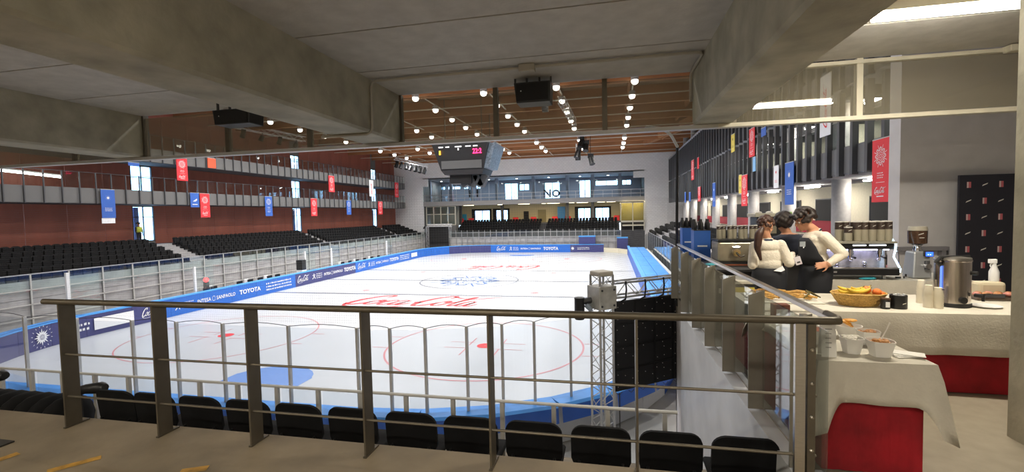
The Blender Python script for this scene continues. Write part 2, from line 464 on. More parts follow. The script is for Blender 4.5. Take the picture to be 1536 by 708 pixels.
gh = [(UX(a, 285, YL), UX(b, 285, YL), z[0], z[1]) for (a, b), z in zip(gal, gz)]
wall_with_holes(wlob, -31.3, 5.1, 3.8, 7.95, YL, gh, GALW)
wi = 4
for k, h in enumerate(holes+gh):
    win = struct('window_%d' % wi); wi += 1
    f = MB(); x0, x1, z0, z1 = h; f.box(x0, x0+.08, YL-.03, YL+.2, z0, z1).box(x1-.08, x1, YL-.03, YL+.2, z0, z1).box(x0, x1, YL-.03, YL+.2, z1-.08, z1).box((x0+x1)/2-.04, (x0+x1)/2+.04, YL-.03, YL+.2, z0, z1).box(x0, x1, YL-.03, YL+.2, z0, z0+.06)
    fr0 = f.build('frame', BLACKM if k < 4 else DGREY, win)
    P(x0+.08, x1-.08, YL+.08, YL+.1, z0+.05, z1-.08).build('pane', glass('window_glass', (.75, .9, 1)), fr0)
    if k < 4:   # dark door surround
        MB().box(x0-.55, x0, YL-.1, YL, .15, 2.75).box(x1, x1+.3, YL-.1, YL, .15, 2.75).box(x0-.55, x1+.3, YL-.1, YL, 2.55, 2.8).build('surround', BLACKM, win)
for q_, u_ in enumerate((662, 692, 733, 775, 823, 870, 912)):
    x_ = UX(u_, 270, 79); t = thing('gallery_lamp', 'small round ceiling lamp in the upper gallery, %s from the left' % ['first', 'second', 'third', 'fourth', 'fifth', 'sixth', 'seventh'][q_], 'ceiling lamp', (x_, 79, 7.95), 'gallery ceiling lamps')
    MB().tube((0, 0, 0), (0, 0, -.08), .2, 12).build('housing', ALU_D, t); MB().tube((0, 0, -.08), (0, 0, -.1), .17, 12).build('diffuser', LAMPM, t)
    ll = bpy.data.lights.new('gallery', 'AREA'); ll.shape = 'DISK'; ll.size = .35; ll.energy = 90; ll.color = (.85, .92, 1); lo_ = bpy.data.objects.new('gallery_light', ll); COL.objects.link(lo_); lo_.parent = t; lo_.location = (0, 0, -.12)
# gallery columns, glass balustrade and its mullions
for u in (644, 676, 708, 745, 800, 851, 889, 930):
    P(UX(u, 285, 77)-.25, UX(u, 285, 77)+.25, 77, 77.5, 3.8, 7.95).build('column', GALW, flob)
for u in (690, 753, 851, 889):
    P(UX(u, 320, 81)-.25, UX(u, 320, 81)+.25, 81, 81.5, .15, 3.5).build('column', DGREY, flob)
gb = thing('gallery_balustrade', 'long glazed balustrade with white rail along the upper gallery in the end wall', 'balustrade')
f = MB()
for k in range(26):
    x = -31+k*1.42; f = MB().box(x-.025, x+.025, YEND-.05, YEND, 4.05, 6.9 if x < -18 else 5.2); f.build('mullion', ALU, gb)
P(-31.3, 5.1, YEND-.08, YEND-.02, 5.15, 5.22).build('rail', ALU, gb); P(-31.3, 5.1, YEND-.08, YEND-.02, 4.55, 4.62).build('rail', ALU, gb)
P(-31.3, 5.1, YEND+.02, YEND+.03, 4.1, 6.9).build('glass_pane', GLASS, gb)
# letters on the gallery windows
for ch, u in (('R', 707.5), ('I', 716), ('N', 821), ('O', 834)):
    o = print_on('window_letter', T(ch, .03), BLACKM, None, aY(u, 290, 82.9), X3, Z3, -Y3, h=1.4, lift=.01)
    tag(o, 'dark capital letter %s standing on the gallery window' % ch, 'letter', 'letters on the gallery windows')
# lobby lights, posters, seats
n = 0
for u0, u1, v in ((696, 710, 305), (747, 753, 304), (778, 794, 303.5), (813, 818, 303), (821, 839, 302.5), (854, 861, 302), (865, 882, 301.5), (896, 907, 300.5), (910, 923, 300)):
    a = aY(u0, v, 77.5); b = aY(u1, v, 77.5)
    o = P(a.x, b.x, 77.2, 77.8, 3.38, 3.48).build('lobby_light', WARM)
    tag(o, '%s warm ceiling light under the gallery, light %s counted from the left' % ('short' if u1-u0 < 8 else 'long', ['one', 'two', 'three', 'four', 'five', 'six', 'seven', 'eight', 'nine'][n]), 'ceiling light', 'lobby ceiling lights'); n += 1
    ll = bpy.data.lights.new('lobby', 'AREA'); ll.shape = 'RECTANGLE'; ll.size = b.x-a.x; ll.size_y = .6; ll.energy = 70; ll.color = (1, .86, .6); lo_ = bpy.data.objects.new('lobby_lamp', ll); COL.objects.link(lo_); lo_.parent = o; lo_.location = ((a.x+b.x)/2, 77.5, 3.36)
for i, (u, v) in enumerate(((706, 329), (773, 330), (800, 329), (832, 327), (852, 327), (925, 326), (691, 330))):
    c = aY(u, v, 81.5)
    t = thing('red_armchair', 'small red armchair in the far lobby, %s' % ['left of the first glass doors', 'left of the dark doorway', 'right of the dark doorway', 'left of the blue display', 'right of the blue display', 'beside the right glass doors', 'at the far left of the lobby'][i], 'armchair', (c.x, 81.5, .15), 'red armchairs in the far lobby')
    P(-.5, .5, -.35, .35, .1, .5).build('seat', RED, t, bevel=.05); P(-.5, .5, .2, .35, .5, 1.0).build('backrest', RED, t, bevel=.05); P(-.4, .4, -.3, .3, 0, .1).build('base', DARK, t)
o = P(UX(836.5, 320, 82), UX(848, 320, 82), 81.8, 82, .15, 2.9).build('display_stand', M('display_blue', (.03, .18, .42), .5)); tag(o, 'tall blue display panel between the lobby doors in the end wall', 'display')
o = P(UX(694, 320, 82), UX(700, 320, 82), 81.8, 82, .15, 1.9).build('display_stand', M('display_cyan', (.03, .30, .50), .5)); tag(o, 'narrow cyan display panel at the left of the far lobby', 'display')
for nm, u0, u1, z1, mm in (('a', 785.5, 793, 2.2, BLACKM), ('b', 807, 819, 2.4, M('olive_door', (.30, .25, .12), .6))):
    d = P(UX(u0, 320, 82.9), UX(u1, 320, 82.9), 82.85, 82.98, .15, z1).build('door_1' if nm == 'a' else 'door_2', mm); setstruct(d)
# light booth at the right of the lobby
bt = thing('control_booth', 'glazed cream framed booth with yellow light at the right end of the far stand', 'booth')
x0, x1 = UX(930.5, 320, 74.2), 5.05
f = MB()
for x in (x0, (x0+x1)/2, x1-.12): f.box(x, x+.12, 73.6, 73.75, -1.2, 3.2)
f.box(x0, x1, 73.6, 73.75, 3.05, 3.2).box(x0, x1, 73.6, 73.75, .1, .35); f.build('frame', CREAM_FR, bt)
P(x0, x1, 76, 76.1, .3, 3.2).build('back_wall', M('booth_yellow', (.20, .15, .03), .7), bt)
P(x0, x1, 73.8, 76, 3.1, 3.15).build('light_panel', WARM, bt); P(x0, x1, 73.65, 73.67, .3, 3.1).build('glass_pane', GLASS, bt)
P(x0+.3, x1, 73.8, 75.5, -.5, -.3).build('counter', CREAM_FR, bt)
P(x0, x1, 74.6, 74.8, -4.3, .1).build('lower_wall', BLACKM, bt)

# right wall of the hall, cream, with dark windows over a red band
wr = struct('wall_right')
CRM = M('wall_cream', (.58, .54, .42), .8, var=.05)
P(XWR, XWR+.2, 3, YEND, -4.3, 13.2).build('wall_face', CRM, wr)
P(XWR-.06, XWR, 12, YEND, .15, .95).build('red_band', M('red_band', (.35, .02, .04), .6), wr)
wi0 = 0
for k in range(9):
    y0 = 16.1+k*6.1
    o = struct('window_%d' % (wi+k)); MB().box(XWR-.08, XWR-.03, y0, y0+3.6, .95, 2.2).build('pane', BLACKM, o)
    MB().box(XWR-.1, XWR-.02, y0-.06, y0, .9, 2.26).box(XWR-.1, XWR-.02, y0+3.6, y0+3.66, .9, 2.26).box(XWR-.1, XWR-.02, y0, y0+3.6, 2.2, 2.26).build('frame', DGREY, o)
wi += 9
fgal = struct('floor_gallery')
for k, y in enumerate((17.3, 22.9, 29.0, 35.6, 41.6, 47.6, 53.6, 59.6, 65.6)):
    o = MB().tube((9.9, y, -4.3), (9.9, y, 12), .36, 16).build('column', M('column_grey', (.38, .37, .37), .7, var=.08), fgal, smooth=True)
P(9.3, XWR, 3.2, YEND-.1, -.35, 0).build('gallery_floor', CONC_STAND, fgal)

# timber roof
rf = struct('roof')
P(-38, 14, 6.0, 84, 12.05, 12.3).build('deck', WOODD, rf)
bmm = P(-37, 13, -.16, .16, 10.6, 12.05).mesh('beam'); bmm.materials.append(WOOD)
for k in range(11): link('beam', bmm, None, rf, loc=(0, 13.0+6.7*k-6.7*.0, 0))
pm = P(-.09, .09, 6.2, YEND, 11.45, 12.05).mesh('purlin'); pm.materials.append(WOOD)
for k in range(10): link('purlin', pm, None, rf, loc=(-36+5.5*k-1.0, 0, 0))
for x, y0, x1, y1 in ((4.5, 33, 10.5, 46.4), (4.5, 59.8, 9, 46.4), (-33, 46.4, -26, 59.8), (-22, 66.5, -15, 73)):
    MB().box(-.12, .12, 0, math.hypot(x1-x, y1-y), -.35, .35, Matrix.Translation((x, y, 11)) @ Matrix.Rotation(-math.atan2(x1-x, y1-y), 4, 'Z')).build('brace', WOOD, rf)
# pale purlin rods crossing under the beams
for k in range(11):
    P(-37, 13, 16.3+6.7*k-.04, 16.3+6.7*k+.04, 10.5, 10.58).build('tie_rod', CREAM_FR, rf) if 16.3+6.7*k < YEND else None

# ceiling lamps of the hall in rows, each a lamp that lights
lamp_proto = None
ROWX = [1.66, -3.61, -8.84, -14.07, -19.3, -24.5, -29.8]
LY = [28.4, 32.4, 36.4, 40.45, 44.5, 48.5, 52.6, 56.6, 60.7, 64.7]
can = MB().lathe([(.12, .36), (.25, .30), (.26, .04), (.24, .03)], n=14).mesh('housing', True); can.materials.append(ALU_D)
dsc = MB().lathe([(.235, .04), (.235, -.06), (.19, -.17), (.10, -.225), (.001, -.235)], n=14).mesh('diffuser', True); dsc.materials.append(LAMPM)
ld = bpy.data.lights.new('lamp', 'AREA'); ld.shape = 'DISK'; ld.size = .42; ld.energy = ROOF_LAMP_W; ld.color = (1, .985, .96); ld.spread = R(150)
def ordw(n):
    ones = ['', 'first', 'second', 'third', 'fourth', 'fifth', 'sixth', 'seventh', 'eighth', 'ninth', 'tenth', 'eleventh', 'twelfth', 'thirteenth', 'fourteenth', 'fifteenth', 'sixteenth', 'seventeenth', 'eighteenth', 'nineteenth']
    tens = {2: 'twent', 3: 'thirt', 4: 'fort', 5: 'fift', 6: 'sixt', 7: 'sevent', 8: 'eight'}
    if n < 20: return ones[n]
    return tens[n//10]+('ieth' if n % 10 == 0 else 'y-'+ones[n % 10])
NUMW = ['first', 'second', 'third', 'fourth', 'fifth', 'sixth', 'seventh', 'eighth', 'ninth', 'tenth', 'eleventh', 'twelfth', 'thirteenth', 'fourteenth', 'fifteenth']
for i, x in enumerate(ROWX):
    for j, y in enumerate([12.9, 21.3]+LY):
        if i in (0,) and y > 29: pass
        t = thing('hall_lamp', None, 'ceiling lamp', (x, y, 10.48), 'ceiling lamps in rows under the timber roof')
        t['label'] = 'round white lamp under the timber roof, %s along the %s row from the right' % (NUMW[j], NUMW[i])
        hs_ = link('housing', can, None, t); link('diffuser', dsc, None, hs_, loc=(0, 0, 0))
        lo = bpy.data.objects.new('lamp_light', ld); COL.objects.link(lo); lo.parent = t; lo.location = (0, 0, -.26)
    tr = P(x-.05, x+.05, 8, 73, 10.83, 10.9).build('cable_tray', CREAM_FR); tag(tr, 'pale cable tray carrying the %s row of roof lamps from the right' % NUMW[i], 'cable tray', 'cable trays under the roof')

# ============================================================ the ice and its boards
def rink_outline(inset=0.0, n=10):
    x0, x1, y0, y1 = RX0+inset, RX1-inset, RY0+inset, RY1-inset; r = RC-inset; pts = []
    def arc(cx, cy, a0, a1, rr):
        return [(cx+rr*math.cos(a0+(a1-a0)*k/n), cy+rr*math.sin(a0+(a1-a0)*k/n)) for k in range(n+1)]
    pts += arc(x0+r, y0+r, 1.5*math.pi, math.pi, r)       # near-left corner
    pts += arc(x0+r, y1-r, math.pi, .5*math.pi, r)        # far-left
    pts += [(-1.1, y1), (1.0, y1-1.4), (x1, y1-3.6)]      # far-right with gate
    pts += arc(x1-r, y0+r, 0, -.5*math.pi, r)             # near-right
    return pts
ice = MB(); o2 = rink_outline()
ice.add([(x, y, ZI) for x, y in o2], [tuple(range(len(o2)))])
iceo = ice.build('floor', ICE); iceo.name = 'floor_ice'; setstruct(iceo, 'white ice surface of the rink')
CX, CY = -12.7, 40.1
def mark(name, shape, mat, x, y, w=None, h=None, rot=0, lift=.006):
    ex = Vector((math.cos(rot), math.sin(rot), 0)); ez = Vector((-math.sin(rot), math.cos(rot), 0))
    return print_on(name, shape, mat, iceo, (x, y, ZI), ex, ez, Z3, w, h, lift)
def rect(w, h): return [(-w/2, -h/2), (w/2, -h/2), (w/2, h/2), (-w/2, h/2)], [(0, 1, 2, 3)]
def ring(r, w): return ribbon([(r*math.cos(2*math.pi*i/24), r*math.sin(2*math.pi*i/24)) for i in range(24)], w, False, True)
WID = RX1-RX0-.1; MX = (RX0+RX1)/2
for y, w, mt in ((CY-7.45, .28, ICELINE), (CY+7.45, .32, ICELINE), (CY, .30, ICELINE)):
    mark('ice_line', rect(WID, w), mt, MX, y, w=WID, h=w)
mark('goal_line', rect(WID-5, .05), ICEPINK, MX, CY+26, w=WID-5, h=.05)
mark('goal_line', rect(WID-5, .04), M('ice_paint_faint_red', (.50, .38, .40), .2), MX, CY-26, w=WID-5, h=.04)
mark('centre_circle', ring(4.5, .12), ICELINE, CX, CY, w=9)
mark('centre_emblem', LOGO_STAR, ICEBLUE, CX, CY, w=6.6)
for sx in (-7, 7):
    for sy in (-20, 20):
        mark('face_off_circle', ring(4.5, .06 if sx < 0 else .09), ICEPINK, CX+sx, CY+sy, w=9)
        mark('face_off_dot', ring(.2, .35), ICERED, CX+sx, CY+sy, w=.75, lift=.008)
        if sy < 0:
            for a, b, w_, h_ in ((-.75, .6, .06, 1.2), (.75, .6, .06, 1.2), (-.75, -1.0, .06, 1.0), (.75, -1.0, .06, 1.0), (-1.2, .45, 1.2, .05), (1.2, .45, 1.2, .05), (-1.2, -.45, 1.2, .05), (1.2, -.45, 1.2, .05)):
                mark('hash_mark', rect(w_, h_), ICEPINK, CX+sx+a, CY+sy+b, w=w_, h=h_)
            for a in (-4.8, 4.8):
                for b in (-.9, .9): mark('hash_mark', rect(.7, .06), ICEPINK, CX+sx+a, CY+sy+b, w=.7, h=.06)
    for sy in (-5.9, 5.9): mark('neutral_dot', ring(.2, .35), ICEPINK, CX+sx, CY+sy, w=.6)
cre = [(-1.83, 0), (1.83, 0), (1.83, .9)]+[(1.83*math.cos(t), .6+1.3*math.sin(t)) for t in [math.pi*k/12 for k in range(1, 12)]]+[(-1.83, .9)]
mark('goal_crease', (cre, [tuple(range(len(cre)))]), ICELB, CX, CY-26+1.05, w=3.3, h=2.1)
mark('goal_crease', (cre, [tuple(range(len(cre)))]), ICELB, CX, CY+26-1.0, w=3.6, rot=math.pi)
a, b = aZ(533, 456, ZI), aZ(742, 451, ZI)
mark('script_logo', LOGO_SCRIPT, ICERED, -12.9, 30.0, w=11.0, h=4.6)
a, b = aZ(688, 402, ZI), aZ(812, 401, ZI)
mark('script_logo', LOGO_SCRIPT, ICERED, -12.6, 50.6, w=9.4, h=4.6, rot=math.pi)

# boards
bd = thing('rink_boards', 'blue and navy dasher boards with bright blue cap running round the ice', 'rink boards')
ol = rink_outline(0, 8)
pts = [Vector((x, y, 0)) for x, y in ol]+[Vector((ol[0][0], ol[0][1], 0))]
fine = []
for p, q in zip(pts[:-1], pts[1:]):
    L = (q-p).length
    if L < 1e-4: continue
    n = max(1, round(L/2.4))
    for k in range(n): fine.append((p.lerp(q, k/n), p.lerp(q, (k+1)/n)))
PANELS = []
secY = [aX(u, 450, RX0).y for u in (228, 444.5, 535)]
def colour_at(m):
    if m.y > RY1-.4:
        if m.x < UX(735.5, 375, RY1): return NAVY
        if m.x < UX(846.7, 375, RY1): return BOARDB
        return NAVY
    if m.x < RX0+RC and m.y > 20:
        if m.x > RX0+3: return NAVY
        return BOARDB if m.y > secY[2] or secY[0] < m.y < secY[1] else NAVY
    if m.x < RX0+1.0 or (m.x < RX0+RC and m.y > 12.2): return NAVY if m.y < secY[0] else BOARDB
    if m.y > 66: return M('gate_cream', (.72, .66, .5), .6)
    if m.x > 1.5: return MATD
    return M('board_white', (.62, .62, .63), .5)
def lbl(c): return None
for p, q in fine:
    m = (p+q)/2; d = (q-p).normalized(); nrm = Vector((-d.y, d.x, 0))
    if nrm.dot(Vector((MX, 40, 0))-m) > 0: nrm = -nrm    # outward
    if m.x < RX0+.01: # colour boundaries exactly
        cuts = [y for y in secY if p.y < y < q.y]
    elif m.y > RY1-.01: cuts = []
    else: cuts = []
    segs = [(p, q)]
    if cuts:
        c = Vector((p.x, cuts[0], 0)); segs = [(p, c), (c, q)]
    for a_, b_ in segs:
        mm = (a_+b_)/2; col = colour_at(mm); cream = col.name.startswith('gate'); top = -3.6 if cream else -3.13
        B = MB(); e = d*.006
        for zz in (0,):
            vs = [a_+e, b_-e, b_-e+nrm*.12, a_+e+nrm*.12]
            B.add([(v.x, v.y, ZI) for v in vs]+[(v.x, v.y, top) for v in vs], [(0, 1, 2, 3), (4, 5, 6, 7), (0, 1, 5, 4), (1, 2, 6, 5), (2, 3, 7, 6), (3, 0, 4, 7)])
        pnl = B.build('board_panel', col, bd); PANELS.append((mm, pnl))
        if not cream:
            B = MB(); vs = [a_-nrm*.03, b_-nrm*.03, b_+nrm*.28, a_+nrm*.28]
            B.add([(v.x, v.y, -3.13) for v in vs]+[(v.x, v.y, -3.05) for v in vs], [(0, 1, 2, 3), (4, 5, 6, 7), (0, 1, 5, 4), (1, 2, 6, 5), (2, 3, 7, 6), (3, 0, 4, 7)])
            B.build('cap_rail', CAPB, bd)
ZC = -3.66
def near_panel(p):
    return min(PANELS, key=lambda q: (q[0].x-p[0])**2+(q[0].y-p[1])**2)[1]
def bp(shape, u0, u1, h, mat=WHITE, far=False, z=ZC, name='board_print'):
    if far:
        a, b = UX(u0, 373, RY1), UX(u1, 373, RY1)
        return print_on(name, shape, mat, near_panel(((a+b)/2, RY1)), ((a+b)/2, RY1, z), X3, Z3, -Y3, w=b-a, h=h, lift=.02)
    v = np.interp((u0+u1)/2, [60, 300, 450, 600], [508, 452, 422, 386])
    a, b = aX(u0, v, RX0).y, aX(u1, v, RX0).y
    return print_on(name, shape, mat, near_panel((RX0, (a+b)/2)), (RX0, (a+b)/2, z), Y3, Z3, X3, w=b-a, h=h, lift=.02)
TOY = T('TOYOTA', .03); INT = T('INTESA', .02)
_b = LOGO_BURST
def intesa(u0, u1, far=False):
    w = u1-u0
    bp(T('INTESA', .015), u0, u0+w*.36, .26, far=far); bp(T('SANPAOLO', .015), u0+w*.50, u1, .26, far=far)
    bp(merge([([(0, 0), (1, 0), (1, 1), (0, 1)], [])]+[ribbon([(0, 0), (1, 0), (1, 1), (0, 1)], .12, False, True)]), u0+w*.39, u0+w*.47, .34, far=far)
runner = merge([ribbon([(0, 0), (.3, .35), (.35, .7)], .12, False), ribbon([(.6, 0), (.5, .35), (.35, .7)], .12, False), ribbon([(.05, .75), (.35, .7), (.65, .8)], .1, False), ([(.25, .85), (.45, .85), (.45, 1.05), (.25, 1.05)], [(0, 1, 2, 3)])])
bp(LOGO_SCRIPT, 212, 251, .62)
bp(runner, 262, 270, .5); bp(lines_logo(3, 1.2, .3, 3), 273, 290, .4)
intesa(296, 353); bp(TOY, 359, 391, .34); bp(lines_logo(3, 2.4, .3, 5), 399, 437, .62)
bp(LOGO_SCRIPT, 446, 464.5, .68); bp(runner, 468, 473, .5); bp(lines_logo(3, .8, .3, 6), 474.5, 483, .45)
intesa(486, 514); bp(TOY, 516, 533.5, .42)
bp(LOGO_SCRIPT, 536.5, 549.5, .68); bp(runner, 552, 555, .5); bp(lines_logo(3, .8, .3, 7), 556.5, 562, .45)
intesa(564, 583); bp(TOY, 584.5, 598, .42); bp(lines_logo(3, 2, .3, 8), 600, 614, .6); bp(rect(2, 1), 617, 625.5, .55)
# near navy part in the curved corner: star, short text, white strip
def bcorner(shape, u, v, w, h, mat=WHITE, z=None):
    tgt = aZ(u, v, ZC); best = 1e9
    for p, q in fine:
        for k in range(12):
            t = p.lerp(q, k/12); dd = math.hypot(t.x-tgt.x, t.y-tgt.y)
            if dd < best: best = dd; c = t; d = (q-p).normalized()
    if d.y < 0: d = -d
    n = Vector((d.y, -d.x, 0))
    return print_on('board_print', shape, mat, near_panel(c), (c.x, c.y, z or ZC), d, Z3, n, w=w, h=h, lift=.05)
bcorner(LOGO_BURST, 66, 506, 1.15, 1.15); bcorner(LOGO_STAR, 66, 506, .3, .3, NAVY, ZC-.001).location.x += .02
bcorner(lines_logo(2, 1, .3, 2), 122, 492, 1.1, .4); bcorner(rect(3, 1), 171, 480, 2.1, .62)
# far boards
bp(LOGO_BURST, 704.5, 713, .8, far=True); bp(lines_logo(2, 2, .3, 9), 715, 733, .35, far=True)
bp(LOGO_SCRIPT, 745, 760, .75, far=True); bp(runner, 764, 768, .6, far=True); bp(lines_logo(3, .8, .3, 10), 770, 778, .5, far=True)
intesa(781, 811, True); bp(TOY, 815, 837.5, .5, far=True)
bp(LOGO_BURST, 855, 863, .8, far=True); bp(lines_logo(2, 2, .3, 11), 866, 884, .35, far=True)
bp(LOGO_BURST, 628, 632, .7); bp(lines_logo(2, 2, .3, 12), 633, 643, .3)
# blue drape over the near boards outside the cap, and the mats along the right side
dr = thing('board_drape', 'glossy light blue cover lying over the near boards with darker blue skirt', 'cover')
for p, q in fine:
    m = (p+q)/2
    if m.y > 19 : continue
    d = (q-p).normalized(); nrm = Vector((-d.y, d.x, 0))
    if nrm.dot(Vector((MX, 40, 0))-m) > 0: nrm = -nrm
    B = MB(); prof = [(-.02, -3.03), (.45, -3.06), (.52, -3.12), (.56, -3.5)]
    B.add([tuple(a_+nrm*r_+Z3*z_) for a_ in (p, q) for r_, z_ in prof[:3]], [(0, 1, 4, 3), (1, 2, 5, 4)])
    B.build('cover_sheet', MATB, dr)
    B = MB(); B.add([tuple(a_+nrm*r_+Z3*z_) for a_ in (p, q) for r_, z_ in prof[2:]], [(0, 1, 3, 2)])
    B.build('skirt', MATD, dr)
mats = []
k = 0
for x0, x1 in ((2.5, 3.36), (3.4, 4.3)):
    y = 20.0; mk = 0
    while y < 61:
        L = 4.4
        o = P(x0, x1, y, y+L-.05, -3.45, -3.05).build('bench_mat', MATB, None, bevel=.03)
        tag(o, 'light blue mat on the right of the rink, %s from near in the %s row' % (NUMW[mk], 'inner' if x0 < 3 else 'outer'), 'mat', 'blue mats along the right boards'); y += L; mk += 1
o = P(4.35, 4.6, 20, 62, -4.28, -3.1).build('mat_kerb', M('kerb_white', (.6, .6, .62), .6)); tag(o, 'low white kerb beside the blue mats on the right', 'kerb')
for u0, u1, v0, v1, Y, lab in ((868, 893, 354, 368, 70.6, 'blue box standing behind the far boards left of the gate'), (925.5, 942, 356, 372, 70.6, 'blue box standing at the far corner right of the gate')):
    a, b = aY(u0, v0, Y), aY(u1, v1, Y)
    t = thing('podium_box', lab, 'box', ((a.x+b.x)/2, Y+.8, 0)); w = (b.x-a.x)/2
    P(-w, w, -.7, .7, -4.28, a.z-.15).build('body', NAVY, t); P(-w-.02, w+.02, -.72, .72, a.z-.15, a.z).build('lid', CAPB, t)

# ============================================================ stands
def seat_small():
    b = MB()
    b.add([(-.22, -.02, .0), (.22, -.02, .0), (.22, .04, .42), (.12, .06, .47), (-.12, .06, .47), (-.22, .04, .42), (-.22, .03, 0), (.22, .03, 0), (.2, .10, .42), (-.2, .10, .42)],
          [(0, 1, 2, 3, 4, 5), (6, 7, 8, 9), (0, 6, 9, 5), (1, 7, 8, 2), (5, 9, 8, 2, 3, 4)])
    b.box(-.21, .21, -.16, -.06, .02, .40)
    b.box(-.03, .03, -.1, .05, -.28, .05)
    return b
smb = seat_small(); sme = smb.mesh('stadium_seat'); sme.materials.append(SEATM)
def merge_seats(name, mats_, parent=None):
    B = MB()
    for mt in mats_: B.add([mt @ Vector(v) for v in smb.v], smb.f)
    return stuff(B.build(name, SEATM, parent))
# left stand: stepped concrete with seven rows
ls = thing('left_stand', 'dark stepped concrete stand along the left side of the rink with two stairways', 'stand')
NR, ROW0, RDX, RZ0, RDZ = 7, -31.2, .74, -1.72, .28
AIS = [(29.2, 30.9), (46.5, 48.1), (64.6, 66.2)]
for k in range(NR):
    x1 = ROW0-RDX*k+.35; x0 = -36.4 if k == NR-1 else x1-RDX
    P(x0, x1, 4, YEND-.05, -4.28, RZ0+RDZ*k).build('step', CONC_STAND, ls)
TRD = M('stair_concrete', (.30, .29, .29), .8, var=.1)
for a, b in AIS:
    for k in range(NR-1):
        x1 = ROW0-RDX*k+.35
        P(x1-RDX*.5, x1, a+.1, b-.1, RZ0+RDZ*k, RZ0+RDZ*k+.14).build('stair_tread', TRD, ls)
        P(x1-RDX-.0, x1-RDX*.5, a+.1, b-.1, RZ0+RDZ*k, RZ0+RDZ*k+.285).build('stair_tread', TRD, ls)
seat_spots = []
for k in range(NR-1):
    y = 12.5
    while y < 72.5:
        if not any(a-.1 < y < b+.1 for a, b in AIS):
            seat_spots.append((k, y))
        y += .52
def seat_mat(k, y): return Matrix.Translation((ROW0-RDX*k-.12, y, RZ0+RDZ*k+.30)) @ Matrix.Rotation(R(90), 4, 'Z')
vis = [s for s in seat_spots if 15.5+s[0]*.6 < s[1]]
vis.sort(key=lambda s: math.hypot(s[1], ROW0-RDX*s[0]))
RN = ['front', 'second', 'third', 'fourth', 'fifth', 'top']
CNT = {}
indiv = sorted(vis[:284], key=lambda s: (s[0], s[1]))
for n, (k, y) in enumerate(indiv):
    CNT[k] = CNT.get(k, 0)+1
    o = bpy.data.objects.new('stadium_seat', sme); COL.objects.link(o); o.matrix_world = seat_mat(k, y)
    tag(o, 'black folding seat in the %s row of the left stand, %s from its near end' % (RN[k], ordw(CNT[k])), 'seat', 'black seats of the left stand')
merge_seats('stadium_seat', [seat_mat(*s) for s in vis[284:]]); o = bpy.context.scene.objects[-1]
tag(o, 'rows of black folding seats filling the far part of the left stand', 'seats')
# stand front: wall panels, rails and glass
SF = thing('stand_barrier', 'long grey barrier with posts, rails and glass in front of the left stand', 'barrier')
XF = -30.5
WPANEL = M('stand_front_panel', (.36, .355, .36), .7, var=.25, scale=1.1)
pme = P(-.06, 0, .02, 1.78, 0, .95).mesh('wall_panel'); pme.materials.append(WPANEL)
pst = P(-.03, .03, -.035, .035, 0, 3.15).mesh('post'); pst.materials.append(ALU_D)
gpn = P(-.006, .006, .04, 1.76, 0, .95).mesh('glass_pane'); gpn.materials.append(GLASS)
y = 6.0
while y < 72:
    for q in range(3): link('wall_panel', pme, None, SF, loc=(XF-.05, y, -4.2+.02+q*.97-.0))
    link('post', pst, None, SF, loc=(XF+.05, y, -4.05)); link('glass_pane', gpn, None, SF, loc=(XF+.05, y, -1.9)); y += 1.8
for z in (-.92, -1.75, -2.55, -3.3): P(XF+.02, XF+.08, 6, 72, z-.025, z+.025).build('rail', ALU if z > -1 else ALU_D, SF)
# tall white rink stanchions with glass standing along the left boards
for i, (u, v0, v1) in enumerate(((294, 400, 437), (459, 377, 402), (498.5, 372, 397), (581, 361, 381), (104, 409, 462))):
    c = aX(u, (v0+v1)/2, RX0-.35)
    t = thing('rink_stanchion', 'white upright post behind the left boards, %s from the near end' % ['second', 'third', 'fourth', 'farthest', 'nearest'][i], 'post', (RX0-.45, c.y, -4.28), 'white posts behind the left boards')
    h = aX(u, v0, RX0-.35).z+4.28
    P(-.06, .06, -.07, .07, 0, h).build('post', ALU_D if 0 else M('post_white', (.75, .75, .76), .4), t)
    P(-.09, .09, -.1, .1, 0, .06).build('foot', DARK, t)
    P(-.008, .008, .08, 1.5, 1.2, h-.05).build('glass_pane', GLASS, t)
# team bench things behind the left boards
for i, u in enumerate((307, 318, 357, 373, 388, 402, 414, 512, 523, 534, 545, 556, 566)):
    v = np.interp(u, [300, 415, 512, 566], [431, 411.5, 393, 383]); c = aX(u, v, RX0-1.1)
    t = thing('bench_chair', 'white and black folding chair behind the left boards, number %s from the near end' % ['one', 'two', 'three', 'four', 'five', 'six', 'seven', 'eight', 'nine', 'ten', 'eleven', 'twelve', 'thirteen'][i], 'chair', (RX0-1.1, c.y, -4.28), 'bench chairs behind the left boards')
    P(-.22, .22, -.22, .22, .75, .82).build('seat', BLACK, t); P(-.24, -.19, -.22, .22, .8, 1.22+.12).build('backrest', WHITE if i % 2 else ALU_D, t, bevel=.02)
    P(.1, .2, -.25, .25, 1.05, 1.3).build('side_bag', BLACK, t)
    for a in (-.18, .18):
        for b in (-.18, .18): MB().tube((a, b, 0), (a, b, .76), .015, 6).build('leg', ALU, t)
t = thing('red_signal_lamp', 'small red signal lamp on a black box behind the left boards', 'lamp', (RX0-.6, aX(298, 425, RX0-.6).y+.6, -4.28))
P(-.12, .12, -.12, .12, 0, 1.75).build('box', BLACK, t); MB().sphere((0, 0, 1.9), .16).build('lamp', M('red_glow', (1, .03, .03), .4, emit=5), t, smooth=True)
t = thing('speaker_box', 'black box on a white base behind the left boards at mid rink', 'box', (RX0-.6, aX(452, 400, RX0-.6).y, -4.28))
P(-.3, .3, -.3, .3, 0, 1.35).build('base', WHITE, t); P(-.3, .3, -.28, .28, 1.35, 2.25).build('body', BLACK, t)

